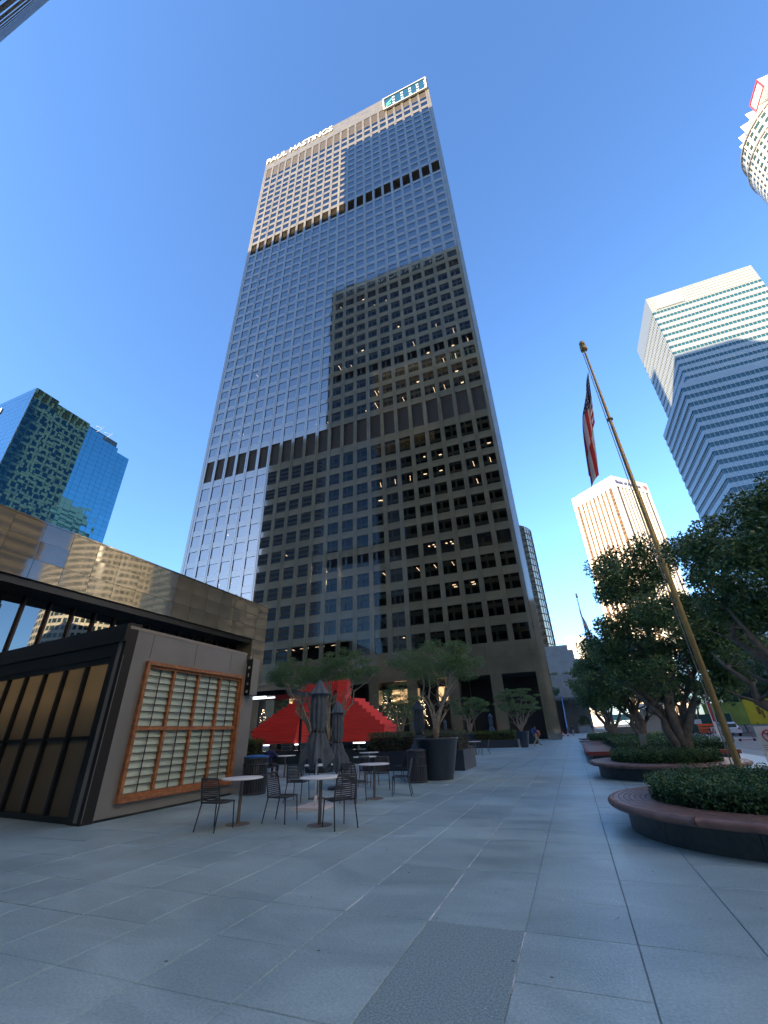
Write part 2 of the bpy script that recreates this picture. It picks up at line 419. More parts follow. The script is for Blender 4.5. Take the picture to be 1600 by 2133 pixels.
def interiors(T, Mx, wid, depth=8.0):
    bl = MB(Mx)
    for r in ROWS:
        if len(r) == 3: continue
        for ci in range(int((wid-2*MG)/PITCH)+1):
            if random.random() < .10:
                x = MG + PITCH*ci; hh = r[1]*random.choice((.25, .4, .6, 1.0)); bl.box(x+.06, x+WW-.06, .24, .25, r[0]+r[1]-hh, r[0]+r[1]+.05)
    stuff(bl.obj('blind', mat('window_blind', (0.16, 0.14, 0.11), 0.8), T))
    b = MB(Mx)
    rows = sorted([r for r in ROWS if len(r) == 2], key=lambda r: r[0])
    for r in rows:
        b.box(0.5, wid-0.5, 0.4, depth, r[0]+r[1]+0.12, r[0]+r[1]+0.95)
    b.box(0.5, wid-0.5, 0.4, depth, 12.0, 12.6)
    b.box(0.5, wid-0.5, depth, depth+0.3, 8.6, 213)
    stuff(b.obj('floor_slab', M['room'], T))
def make_tower(name, label, origin, rotz, near, nf=22, nside=13):
    T = thing(name, label, 'office tower', origin, rotz)
    wid, xs = facade(T, Matrix.Identity(4), nf, near)
    dep = 2*MG + (nside-1)*PITCH + WW
    facade(T, Matrix.Translation((wid, 0, 0)) @ Matrix.Rotation(R_(90), 4, 'Z'), nside)
    facade(T, Matrix.Translation((0, dep, 0)) @ Matrix.Rotation(R_(-90), 4, 'Z'), nside)
    facade(T, Matrix.Translation((wid, dep, 0)) @ Matrix.Rotation(R_(180), 4, 'Z'), nf)
    interiors(T, Matrix.Identity(4), wid)
    b = MB(); b.box(0.6, wid-0.6, 0.6, dep-0.6, 213.5, 221.8); b.obj('roof', M['louvre'], T)
    b = MB(); b.box(9, wid-0.8, 8.4, dep-0.8, 0, 213.4); b.box(1, 9, 8.4, dep-0.8, 9, 213.4); b.obj('core', M['room'], T)
    # lobby pillars and soffit
    for j in range(12):
        x1 = wid - 1.66 - 6.36*j + (0 if j else 0) 
        xa = wid - 1.66 - 6.36*j
        if j == 0: xa, xb = wid-1.68, wid-0.002
        else: xa, xb = wid - 1.68 - 6.36*j + 0.02, wid - 6.36*j
        xa = max(xa, 0.002)
        if xb > xa:
            b = MB(); b.box(xa, xb, -0.07, 1.6, 0, 8.49); b.box(xa+.3, xa+.34, -0.085, -0.07, 0, 8.49)
            b.obj('pillar', M['granite'], T)
    for j in range(1, 7):
        b = MB(); b.box(wid-1.6, wid+.05, 6.36*j, 6.36*j+1.6, 0, 8.49); b.obj('pillar', M['granite'], T)
    b = MB(); b.box(0.3, wid-0.3, 0.4, dep-1, 8.55, 8.9); b.obj('soffit', M['room'], T)
    return T, wid, dep
TOW, TW, TD = make_tower('office_tower', 'tall dark granite office tower with a grid of square windows in the centre', (-73.6, 63.99, 0), math.atan2(1.584, 71.66), 13)
# lamps on the ceilings, seen through the panes
rows = sorted(ROWS, key=lambda r: r[0])
strip = MB(); strip.box(-.05, .05, -.9, .9, -.04, 0); strip = strip.mesh('ceiling_lamp', M['lamp_warm'])
rnd = MB(); rnd.lathe([(.0, -.05), (.2, -.05), (.2, 0)], 10); rnd = rnd.mesh('ceiling_lamp', M['lamp_warm'])
pan = MB(); pan.box(-.3, .3, -.15, .15, -.04, 0); pan = pan.mesh('ceiling_lamp', M['lamp_warm'])
def lamp(ci, ri, me, dx=0.0, y=2.2, rz=0.0):
    r = rows[ri]; x = MG + PITCH*ci + WW/2 + dx
    link('ceiling_lamp', me, TOW, (x, y, r[0]+r[1]+0.11), (0, 0, rz))
for ci in range(6, 12): lamp(ci, 1, rnd, 0.3, 2.0)
for ci in (8, 9, 10, 11, 15): lamp(ci, 0, strip if ci < 12 else rnd, 0, 2.4, R_(90))
for ci in (14, 16, 17, 18): lamp(ci, 3, strip, .2, 2.2)
for ci in (8, 10, 11): lamp(ci, 5, strip, .2, 2.4, R_(20))
for ci in (18, 19): lamp(ci, 2, pan, 0, 2.0); lamp(ci, 2, pan, 0, 3.2)
for ci in (17, 18): lamp(ci, 4, rnd, -.5, 1.9); lamp(ci, 4, rnd, .5, 2.6); lamp(ci, 4, rnd, .4, 1.6)
for ci in (14, 15, 16): lamp(ci, 8, strip, 0, 2.2, R_(15))
for ci in (17, 18): lamp(ci, 8, pan, 0, 2.0)
for ci in (20, 21): lamp(ci, 8, strip, 0, 2.2)
lamp(21, 9, pan, .3); lamp(18, 9, pan, .2)
for ci in (5, 6, 7, 8): lamp(ci, 6, strip, 0, 2.2, R_(20))
for ci in (1, 2, 3, 4): lamp(ci, 4, strip, 0, 2.3, R_(25))
for ri, cs in ((12, (9, 10, 11, 13, 14, 15, 16, 18, 19, 20)), (13, (12, 14, 17, 20)), (14, (19, 20, 21)), (15, (18, 20, 21)), (16, (17, 21)), (17, (13, 19)), (19, (12, 15)), (21, (14, 15)), (22, (11, 13)), (25, (16,))):
    for ci in cs: lamp(ci, ri, pan if random.random() < .7 else strip, random.uniform(-.4, .6), random.uniform(1.5, 2.6))
for k in range(26):
    lamp(random.randrange(0, 22), random.choice([0, 2, 4, 5, 7, 9, 13, 16, 18]), random.choice([pan, rnd, strip]), random.uniform(-.6, .6), random.uniform(1.4, 3))
# lobby: inner wall with lit bays
b = MB(); b.box(1, TW-1, 6.6, 6.9, 0, 8.5); b.obj('lobby_wall', M['dark_frame'], TOW)
amber = mat('lit_curtain', (0.7, 0.5, 0.3), 0.8, emit=((1.0, 0.60, 0.28), .32))
for x0, x1 in ((-27.2, -25.9), (-25.8, -24.5), (-19.2, -18.3), (-18.2, -17.4), (-47.5, -46.4)):
    b = MB(); b.box(x0+73.6, x1+73.6, 6.5, 6.58, 5.8, 7.9); b.obj('lit_window', amber, TOW)
for x0 in (-39, -30, -14, -10):
    b = MB(); b.box(x0+73.6, x0+73.68, 6.4, 6.6, 0, 8.5); b.obj('mullion', M['steel'], TOW)
b = MB(); b.box(TW-10, TW-2, 12, 12.4, 0, 8.5); b.obj('lobby_side_wall', M['granite'], TOW)
# rooftop lettering and framed screen
me = text_mesh('letter_row', 'PAUL HASTINGS', 5.6, 0.12, M['letters'], 'LEFT', 0.02)
xs_ = [v.co.x for v in me.vertices]; k = 31.5/(max(xs_)-min(xs_)); ys_ = [v.co.y for v in me.vertices]
me.transform(Matrix.Diagonal((k, 4.3/(max(ys_)-min(ys_)), 1, 1)) @ Matrix.Translation((-min(xs_), 0, 0)))
o = link('rooftop_lettering', me, TOW, (0.6, -0.35, 218.0), (R_(90), 0, 0))
b = MB(); x0, x1 = 54.2, 71.5
for z in (211.1, 220.4): b.box(x0, x1, -0.75, -0.15, z, z+.5)
b.box(x0, x0+.5, -0.75, -0.15, 211.6, 220.4); b.box(x1-.35, x1, -0.75, -0.15, 211.6, 220.4)
scr = b.obj('screen_frame', mat('screen_frame_white', (0.5, 0.5, 0.47), 0.5), TOW)
blue = mat('screen_blue', (0.01, 0.05, 0.09), 0.15, 1.5)
b = MB(); b.box(x0+.5, x1-.35, -0.45, -0.2, 211.6, 220.4); b.obj('screen', blue, scr)
b = MB()
for gx in (58.4, 61.8, 65.0, 68.0, 71.0):
    for zz in (213.0, 215.4, 217.8):
        b.box(gx-.35, gx, -0.52, -0.46, zz, zz+1.3); 
        if gx < 70: b.box(gx+.25, gx+.5, -0.52, -0.46, zz, zz+1.3)
b.box(55.3, 55.6, -0.52, -0.46, 212.4, 213.2)
b.obj('screen_light', mat('screen_dots', (0.5, 0.6, 0.6), 0.5), scr)
b = MB(); b.add([(55.2,-.5,214.4),(58.0,-.5,217.0),(58.0,-.5,218.6),(55.6,-.5,215.9)], [(0,1,2,3)]); b.add([(55.2,-.5,214.2),(57.4,-.5,215.2),(57.4,-.5,213.9),(55.6,-.5,213.3)], [(0,1,2,3)])
b.obj('screen_logo', mat('screen_teal', (0.06, 0.3, 0.25), 0.5), scr)

TWIN, _, _ = make_tower('office_tower', 'second dark granite tower whose upper corner cuts into the top left of the view', (-2.0, -0.55, 0), math.pi + R_(0.25), 0)
me = text_mesh('letter_row', 'CITY NATIONAL BANK', 5.6, 0.1, M['letters'], 'LEFT', 0.06)
xs_ = [v.co.x for v in me.vertices]; me.transform(Matrix.Diagonal((58/(max(xs_)-min(xs_)), 1.0, 1, 1)) @ Matrix.Translation((-min(xs_), 0, 0)))
link('rooftop_lettering', me, TWIN, (8, -0.35, 216.2), (R_(90), 0, 0))

# ------------------------------------------------------------------ neighbours
def banded(T, pts, h, fh, mats, wall_h, z0=0.0, mull=1.5, name='facade'):
    """floors of glass between spandrel bands on a polygon footprint; one part per floor and kind"""
    n = len(pts); k = int((h - z0)/fh)
    for i in range(k):
        za = z0 + i*fh
        b = MB(); b.prism(pts, za, za + wall_h); b.obj('spandrel_band', mats[0], T)
        b = MB(); cx = sum(p[0] for p in pts)/n; cy = sum(p[1] for p in pts)/n
        q = [(cx + (x-cx)*0.993, cy + (y-cy)*0.993) for x, y in pts]
        b.prism(q, za + wall_h, za + fh); b.obj('window_band', mats[1], T)
    m = MB()
    for i in range(n):
        a = Vector(pts[i]); c = Vector(pts[(i+1) % n]); L = (c-a).length; d = (c-a)/L; nn = Vector((d.y, -d.x))
        for j in range(1, int(L/mull)):
            p = a + d*(j*L/int(L/mull)) - nn*0.12; s_ = 0.055
            m.add([(p.x-s_*d.x, p.y-s_*d.y, z0), (p.x+s_*d.x, p.y+s_*d.y, z0), (p.x+s_*d.x+nn.x*.16, p.y+s_*d.y+nn.y*.16, z0), (p.x-s_*d.x+nn.x*.16, p.y-s_*d.y+nn.y*.16, z0),
                   (p.x-s_*d.x, p.y-s_*d.y, h), (p.x+s_*d.x, p.y+s_*d.y, h), (p.x+s_*d.x+nn.x*.16, p.y+s_*d.y+nn.y*.16, h), (p.x-s_*d.x+nn.x*.16, p.y-s_*d.y+nn.y*.16, h)],
                  [(0,1,5,4),(1,2,6,5),(2,3,7,6),(3,0,4,7)])
    stuff(m.obj('mullion', mats[2] if len(mats) > 2 else mats[0], T))
# out-of-view blocks added for reflections, then the tower behind that throws the lower shadow
for lab, x0, x1, y0_, y1_, h_ in (('low brown office block added behind the camera to darken the reflection beside the tower corner', -30, 40, -150, -105, 62), ('brown office block across the street, mirrored in the pavilion fascia', 96, 128, -22, 84, 86), ('mid-rise block added out of view to the south to darken reflections low in the granite', 48, 110, -140, -100, 84)):
    T = thing('office_block', lab, 'office block')
    bw = bpy.data.materials.get('brown_stone') or mat('brown_stone', (0.2, 0.17, 0.13), 0.6, noise=(0.2, 0.1)); bgl = bpy.data.materials.get('dark_window') or mat('dark_window', (0.02, 0.025, 0.03), 0.08, 1.8)
    banded(T, [(x0, y0_), (x1, y0_), (x1, y1_), (x0, y1_)], h_, 4.0, [bw, bgl], 2.2, mull=4)
    b = MB(); b.box(x0, x1, y0_, y1_, int(h_/4)*4, h_+1); b.obj('roof', bw, T)
for lab, x0, x1, y0_, y1_, h_ in (('pale stone block added out of view right of the camera to bounce warm light', 36, 72, -34, 8, 78), ('second pale stone block added out of view behind the camera to bounce warm light', 36, 72, -90, -37, 84)):
    T = thing('office_block', lab, 'office block')  # unseen blocks added to bounce warm sunlight into the plaza
    pw_ = bpy.data.materials.get('bounce_limestone') or mat('bounce_limestone', (0.72, 0.67, 0.58), 0.8, noise=(0.2, 0.06))
    banded(T, [(x0, y0_), (x1, y0_), (x1, y1_), (x0, y1_)], h_, 4.0, [pw_, bgl], 2.9, mull=3.2)
    b = MB(); b.box(x0, x1, y0_, y1_, int(h_/4)*4, h_+1); b.obj('roof', pw_, T)
T = thing('office_tower', 'tall banded office block mirrored in the lower left of the granite tower', 'office tower')
M['b3wall'] = mat('brown_stone', (0.16, 0.13, 0.10), 0.5, noise=(0.2, 0.1)); M['b3glass'] = mat('dark_window', (0.02, 0.025, 0.03), 0.08, 1.8)
banded(T, [(-191, -160), (-139, -160), (-139, -118), (-191, -118)], 225, 4.0, [M['b3wall'], M['b3glass']], 1.9, mull=3)
b = MB(); b.box(-190, -140, -159, -119, 224, 229); b.obj('roof', M['b3wall'], T)

# aluminium-banded tower on the right
M['alu'] = mat('aluminium_panel', (0.21, 0.24, 0.245), 0.16, 2.0, metal=0.1); M['alu_joint'] = mat('aluminium_rib', (0.36, 0.37, 0.36), 0.35, metal=0.4)
M['teal'] = mat('teal_window', (0.012, 0.06, 0.085), 0.04, 1.6)
T = thing('office_tower', 'aluminium banded tower with a stepped lower block behind the flagpole', 'office tower')
banded(T, [(77.8, 176.9), (122.0, 176.9), (122.0, 211.8), (77.8, 211.8)], 180.6, 3.95, [M['alu'], M['teal'], M['alu_joint']], 2.35, z0=2.85)
b = MB(); b.box(77.8, 122, 176.9, 211.8, 180.6, 191.2); b.obj('crown_wall', M['alu'], T)
b = MB()
for k in range(30): b.box(77.8+k*1.5, 77.92+k*1.5, 176.78, 176.9, 180.6, 191.2)
for k in range(6): b.box(77.8, 122, 176.76, 176.9, 181.4+k*1.8, 181.55+k*1.8)
b.obj('crown_rib', M['alu_joint'], T)
b = MB(); b.box(80, 92, 176.6, 176.76, 181.9, 190.2); b.obj('blank_sign_panel', M['alu'], T)
b = MB(); b.box(92, 92.3, 185, 185.3, 191, 194); b.box(99, 99.3, 190, 190.3, 191, 194); b.box(83, 84, 190, 191, 191, 192.4); b.obj('roof_unit', M['alu_joint'], T)
banded(T, [(68.6, 163), (140.0, 163), (140.0, 200), (68.6, 200)], 121.4, 3.95, [M['alu'], M['teal'], M['alu_joint']], 1.95, z0=2.9)
b = MB(); b.prism([(68.6, 163), (140, 163), (140, 200), (68.6, 200)], 121.4, 124.0); b.obj('roof', M['alu'], T)

# white ribbed tower with brown window strips
M['rib'] = mat('white_precast', (0.66, 0.60, 0.52), 0.7); M['brownwin'] = mat('bronze_window', (0.10, 0.06, 0.03), 0.2, 1.5, noise=(0.25, 0.5))
c0 = Vector((86.74, 416.56)); aL = Vector((-0.728, 0.686)); aR = Vector((0.726, 0.688))
T = thing('office_tower', 'white ribbed tower with brown window strips and a red rooftop emblem', 'office tower', (c0.x, c0.y, 0), math.atan2(aR.y, aR.x))
S1, S2 = 50.0, 51.5     # along +x (right face), along the left face
def ribbed(Mx, wid, nw, m0):
    b = MB(Mx); b.box(0, wid, 0.5, 0.9, 8, 224); b.obj('window_wall', M['brownwin'], T)
    rb = MB(Mx); rb.box(0, m0, 0, 0.6, 0, 212); rb.box(wid-m0, wid, 0, 0.6, 0, 212)
    pit = (wid-2*m0)/nw
    sp = MB(Mx)
    for z in range(3, 52): sp.box(m0, wid-m0, 0.38, 0.5, z*4.0, z*4.0+0.9)
    stuff(sp.obj('spandrel_strip', mat('brown_spandrel', (0.17, 0.10, 0.055), 0.5), T))
    rb.obj('corner_pier', M['rib'], T)
    for i in range(1, nw):
        r_ = MB(Mx); r_.box(m0+i*pit-pit*.24, m0+i*pit+pit*.24, -0.25, 0.5, 0, 212); r_.obj('rib', M['rib'], T)
    b = MB(Mx); b.box(0.001, wid-.001, -0.26, 0.6, 212, 224); b.obj('crown_wall', M['rib'], T)
ribbed(Matrix.Identity(4), S1, 9, 3.2)
ML = Matrix.Translation((0, 0, 0)) @ Matrix.Rotation(math.atan2((-aL).y, (-aL).x) - math.atan2(aR.y, aR.x), 4, 'Z') @ Matrix.Translation((-S2, 0, 0))
ribbed(ML, S2, 9, 3.6)
b = MB(); b.box(0.7, S1-0.7, 0.7, S2-0.7, 0, 223); b.obj('core', M['rib'], T)
me = text_mesh('letter_row', 'Bank of America', 5.2, 0.1, mat('navy_letters', (0.05, 0.07, 0.2), 0.5), 'LEFT', 0.05)
link('rooftop_lettering', me, T, (2.5, -0.5, 216.2), (R_(90), 0, 0))
b = MB()
for k in range(4):
    y0 = k*1.35
    b.add([(41+k*.9, -.5, 220.6-y0), (46.4-k*.2, -.5, 219.4-y0*.95), (47.4-k*.2, -.5, 218.3-y0*.95), (42+k*.9, -.5, 219.6-y0)], [(0,3,2,1)])
b.obj('rooftop_emblem', mat('emblem_red', (0.5, 0.03, 0.04), 0.5), T)
b = MB(); b.box(6, 20, 30, 44, 224, 229); b.obj('plant_room', M['rib'], T)

# round white tower
M['cream'] = mat('cream_stone', (0.72, 0.66, 0.55), 0.6); M['greenwin'] = mat('green_window', (0.03, 0.06, 0.05), 0.08, 1.9)
UC = (178.0, 174.7); UR = 29.0
T = thing('office_tower', 'round cream tower with a white finned crown at the right edge', 'office tower', (UC[0], UC[1], 0))
def drum(r, z0, z1, fh, nw, name, r2=None):
    b = MB(); b.lathe([(r, z0), (r, z1), (0.1, z1)], 96, smooth=False); b.obj(name, M['cream'], T)
    w = MB()
    k = int((z1 - z0)/fh)
    for i in range(k):
        for j in range(nw):
            t = 2*math.pi*(j+.5)/nw; hw = math.pi/nw*(0.62 if j % 3 else 0.9)
            ra = r + 0.05
            za, zb = z0 + i*fh + 0.9, z0 + i*fh + fh - 0.7
            w.add([(ra*math.cos(t-hw), ra*math.sin(t-hw), za), (ra*math.cos(t+hw), ra*math.sin(t+hw), za), (ra*math.cos(t+hw), ra*math.sin(t+hw), zb), (ra*math.cos(t-hw), ra*math.sin(t-hw), zb)], [(0,1,2,3)])
            rb = r + 0.4
            w.add([(rb*math.cos(t+hw), rb*math.sin(t+hw), za-.5), (rb*math.cos(t+hw*1.25), rb*math.sin(t+hw*1.25), za-.5), (rb*math.cos(t+hw*1.25), rb*math.sin(t+hw*1.25), zb+.6), (rb*math.cos(t+hw), rb*math.sin(t+hw), zb+.6)], [(0,1,2,3)], 1)
    stuff(w.obj('window_grid', [M['greenwin'], M['cream']], T))
drum(UR+1.2, 0, 232, 4.0, 64, 'lower_drum')
drum(UR, 232, 264, 4.0, 60, 'upper_drum')
drum(UR-1.6, 264, 277, 4.3, 44, 'top_drum')
for z, r in ((264, UR+.5), (277, UR-1.0)):
    b = MB(); b.lathe([(r-3, z-.1), (r, z-.1), (r, z+1.2), (r-3, z+1.2)], 96); b.obj('ring_band', mat('grey_ring', (0.2, 0.2, 0.2), 0.3), T)
b = MB(); b.lathe([(UR-9, 278), (UR-9, 294), (.1, 294)], 48, smooth=False); b.obj('crown_core', mat('crown_glass', (0.78, 0.80, 0.80), 0.25), T)
for k in range(26):
    t = 2*math.pi*k/26; b = MB(Matrix.Rotation(t, 4, 'Z'))
    b.add([(UR-9.2, -2.3, 279), (UR-6.5, 0, 279), (UR-9.2, 2.3, 279), (UR-9.2, -2.3, 293), (UR-6.0, 0, 295), (UR-9.2, 2.3, 293)], [(0,1,4,3), (1,2,5,4), (3,4,5)])
    b.obj('crown_fin', mat('crown_white', (0.85, 0.85, 0.84), 0.35) if k == 0 else bpy.data.materials['crown_white'], T)
b = MB(); b.box(-20, -14.5, -19, -8, 289, 297); b.obj('rooftop_sign_panel', M['letters'], T)
b = MB(); b.box(-20.5, -20.02, -19, -8, 289, 289.5); b.box(-20.5, -20.02, -19, -8, 296.5, 297); b.box(-20.5, -20.02, -19, -18.5, 289.5, 296.5); b.box(-20.5, -20.02, -8.5, -8, 289.5, 296.5); b.obj('rooftop_sign_rim', mat('sign_red', (0.6, 0.05, 0.06), 0.5), T)

# green-blue mirror glass block on the left
M['mirror'] = mat('blue_green_mirror_glass', (0.09, 0.235, 0.30), 0.02, 1.5, metal=1.0, bump=(0.6, 0.03))
M['mirror_fr'] = mat('mirror_glass_joint', (0.03, 0.06, 0.07), 0.4)
k_ = 0.76
def sc(x, y): return (x*k_, y*k_)
GH = 1.57 + (140-1.57)*k_
T = thing('office_block', 'blue green mirror glass block with a stepped edge on the left', 'office tower')
steps = [(-187.8, 68.8, 78.3), (-190.0, 78.3, 94.5), (-192.6, 94.5, 103.6), (-195.5, 103.6, 114.0), (-198.8, 114.0, 123.2)]
pane = None; n_p = 0
restp = MB()
fp = [sc(-280, 68.8)]
for x, ya, yb in steps: fp += [sc(x, ya), sc(x, yb)]
fp += [sc(-280, 123.2)]
fp2 = [(x, y) for x, y in fp]
b = MB(); b.prism(fp2, 0, GH-0.2); b.obj('core', M['mirror_fr'], T)
PW, PHH = 2.0, 2.02
me_p = MB(); me_p.box(-PW/2+.03, PW/2-.03, -0.10, 0.10, -PHH/2+.03, PHH/2-.03); me_p = me_p.mesh('glass_pane', M['mirror'])
for x, ya, yb in steps:
    xa, y0, y1 = x*k_, ya*k_, yb*k_; L = y1-y0; n = max(1, round(L/PW)); w = L/n
    for i in range(n):
        for j in range(int(GH/PHH)):
            z = GH - PHH*(j+.5)
            rz = R_(90) + random.gauss(0, .0035); rx = random.gauss(0, .0035)
            if j < 17 and n_p < 298:
                o = link('glass_pane', me_p, T, (xa, y0+(i+.5)*w, z), (rx, 0, rz)); o.scale = (w/PW, 1, 1); n_p += 1
            else:
                t = random.gauss(0, .012); u = random.gauss(0, .012)
                yy0, yy1 = y0+i*w+.03, y0+(i+1)*w-.03; zz0, zz1 = z-PHH/2+.03, z+PHH/2-.03
                restp.quad((xa+.1+t, yy0, zz0), (xa+.1-t, yy1, zz0), (xa+.1-t+u, yy1, zz1), (xa+.1+t+u, yy0, zz1))
x0, x1, y0 = -280*k_, steps[0][0]*k_, 68.8*k_
n = int((x1-x0)/PW)
for i in range(n):
    for j in range(int(GH/PHH)):
        z = GH - PHH*(j+.5); t = random.gauss(0, .006); u = random.gauss(0, .006)
        restp.quad((x0+i*PW+.03, y0-.1+t, z-PHH/2+.03), (x0+(i+1)*PW-.03, y0-.1-t, z-PHH/2+.03), (x0+(i+1)*PW-.03, y0-.1-t+u, z+PHH/2-.03), (x0+i*PW+.03, y0-.1+t+u, z+PHH/2-.03))
stuff(restp.obj('glass_grid', M['mirror'], T))
b = MB(); b.box(-158, -149, 74, 86, GH, GH+2.5); b.obj('plant_room', M['mirror_fr'], T)
b = MB()
for q in ((-147, 76), (-147.5, 80)):
    b.tube([(q[0], q[1], GH), (q[0]+1.5, q[1]+1.5, GH+3.2)], .08, 5); b.tube([(q[0]+.6, q[1]-1, GH+2.2), (q[0]+1.5, q[1]+3.5, GH+2.8)], .07, 5)
b.obj('roof_crane', M['white'], T)
me = text_mesh('letter_row', 'SM', 3.2, 0.1, M['letters'], 'LEFT', .1)
link('rooftop_lettering', me, T, (-162.5, y0-.3, GH-5.5), (R_(90), 0, 0))

# copper mirror-glass cylinder beyond the tower
M['copper'] = mat('copper_mirror_glass', (0.55, 0.36, 0.22), 0.05, 1.5, metal=1.0, bump=(0.7, .15))
T = thing('glass_tower', 'round copper tinted glass tower behind the granite tower', 'office tower', (-13.6, 200, 0))
b = MB(); b.lathe([(13.5, 0), (13.5, 87), (.1, 87)], 48, smooth=False); b.obj('glass_wall', M['copper'], T)
b = MB()
for k in range(48):
    t = 2*math.pi*k/48; b.tube([(13.55*math.cos(t), 13.55*math.sin(t), 0), (13.55*math.cos(t), 13.55*math.sin(t), 87)], .14, 4, smooth=False)
for k in range(1, 27): b.lathe([(13.5, k*3.2), (13.68, k*3.2), (13.68, k*3.2+.35), (13.5, k*3.2+.35)], 48)
b.obj('mullion', mat('copper_frame', (0.12, 0.08, 0.06), 0.4), T)
# ------------------------------------------------------------------ concrete and far white buildings up the walk
M['concrete'] = mat('board_concrete', (0.36, 0.36, 0.34), 0.8, noise=(0.6, 0.12))
T = thing('footbridge', 'pale concrete bridge wall at the end of the walk', 'footbridge')
b = MB(); b.box(-4.5, 6.2, 126, 130, 8.0, 13.6); b.obj('parapet', M['concrete'], T)
for x in (0.2, 7.6):
    b = MB(); b.box(x, x+.35, 127, 128, 0, 8.0); b.obj('post', M['louvre'], T)
b = MB(); b.box(-6, 8, 131, 150, 7.8, 8.2); b.obj('deck', M['concrete'], T)
T = thing('concrete_building', 'grey concrete block with stepped top rising behind the bridge', 'building')
b = MB(); b.box(-9, 5.5, 150, 185, 0, 20.3); b.obj('wall', M['concrete'], T)
b = MB(); b.box(-8.6, 3.4, 155, 175, 20.3, 25.4)
for k in range(9): b.box(-2.6+k*.66, -2.3+k*.66, 154.9, 155, 20.9, 24.6)
b.obj('upper_storey', M['concrete'], T)
b = MB(); b.box(3.4, 5.0, 160, 176, 20.3, 24.5); b.obj('stair_tower', M['concrete'], T)
T = thing('hotel_tower', 'sunlit white hotel slab with tiny windows far up the street', 'building')
b = MB(); b.box(14.5, 41.5, 700, 740, 0, 120); b.obj('wall', M['rib'], T)
b = MB()
for z in range(4, 28):
    for k in range(15):
        if random.random() < .55: b.box(16+k*1.7, 17+k*1.7, 699.9, 700.05, z*4.2, z*4.2+1.6)
stuff(b.obj('window_grid', mat('pale_window', (0.3, 0.3, 0.32), 0.3), T))
# escalator
M['blue_rail'] = mat('blue_balustrade', (0.10, 0.22, 0.42), 0.25)
T = thing('escalator', 'outdoor escalator with blue balustrades rising beside the granite tower', 'escalator')
for x in (-3.3, -1.4):
    b = MB(); b.add([(x-.12, 108, 0), (x+.12, 108, 0), (x+.12, 126, 7.4), (x-.12, 126, 7.4), (x-.12, 108, 1.1), (x+.12, 108, 1.1), (x+.12, 126, 8.5), (x-.12, 126, 8.5)],
        [(0,3,2,1),(4,5,6,7),(0,1,5,4),(1,2,6,5),(2,3,7,6),(3,0,4,7)]); b.obj('balustrade', M['blue_rail'], T)
b = MB()
for k in range(40): b.box(-3.15, -1.55, 108+k*.45, 108.45+k*.45, 0, .1+k*.185)
b.obj('step', M['black'], T)
T = thing('planter_wall', 'terraced concrete planter beside the escalator', 'planter')
b = MB(); b.box(1.0, 4.2, 118, 123, 0, 1.3); b.obj('wall', M['concrete'], T)
b = MB(); b.box(-0.9, 0.8, 112, 126, 0, 3.6); b.obj('stair_wall', M['louvre'], T)

# ------------------------------------------------------------------ left pavilion with polished fascia
FXX = -19.5
T = thing('pavilion', 'low retail pavilion with a polished brown granite fascia over a glass wall', 'building', (0, 0, -EYE)); T.scale = (2, 2, 2)
gp = {}
L0, L1 = 1.0, 25.4; npan = 20; pw = (L1-L0)/npan
zs = [7.6, 8.42, 9.24, 10.05]
for i in range(npan):
    for j in range(3):
        mb = MB(); h = zs[j+1]-zs[j]
        if 'p' not in gp:
            mb.box(-pw/2+.006, pw/2-.006, -.04, .04, -h/2+.006, h/2-.006); gp['p'] = mb.mesh('granite_panel', M['fascia'])
        o = link('granite_panel', gp['p'], T, (FXX, L0+(i+.5)*pw, (zs[j]+zs[j+1])/2), (random.gauss(0, .007), 0, R_(90)+random.gauss(0, .007)))
b = MB(); b.box(FXX-7, FXX-.06, L0, L1, 7.62, 10.03); b.obj('fascia_backing', M['dark_frame'], T)
b = MB(); b.box(FXX-7, FXX+.06, L0-.1, L1+.05, 10.051, 10.13); b.obj('coping', M['granite_dark'], T)
b = MB(); b.box(FXX-1.2, FXX+.04, 24.0, L1, 0, 7.58); b.obj('end_pier', M['fascia'], T)
b = MB(); b.box(FXX-1.6, FXX-.1, L0, 23.98, 7.3, 7.6); b.obj('soffit', M['black'], T)
M['clear'] = clear_glass('shop_glass', (0.12, 0.14, 0.15), 2.4, 0.004, bump=(.6, .03))
M['maroon'] = mat('dark_mullion', (0.05, 0.025, 0.03), 0.4)
y = L0; i = 0
while y < 23.5:
    b = MB(); b.box(FXX-1.56, FXX-1.52, y+.04, y+1.02, 0.3, 7.28); b.obj('glass_pane', M['clear'], T)
    b = MB(); b.box(FXX-1.62, FXX-1.38, y-.04, y+.04, 0, 7.29); b.obj('mullion', M['maroon'], T)
    y += 1.06
b = MB(); b.box(FXX-6.9, FXX-6.7, L0, 24, 0, 7.3); b.box(FXX-6.6, FXX-1.7, L0, 24, 3.4, 3.7); b.obj('inner_wall', M['room'], T)
b = MB(); b.box(FXX-6.6, FXX-6.6+.3, 24.0, L1, 0, 7.5); b.box(FXX-7, FXX-1.2, L1-.3, L1-.05, 0, 7.6); b.obj('rear_wall', M['fascia'], T)

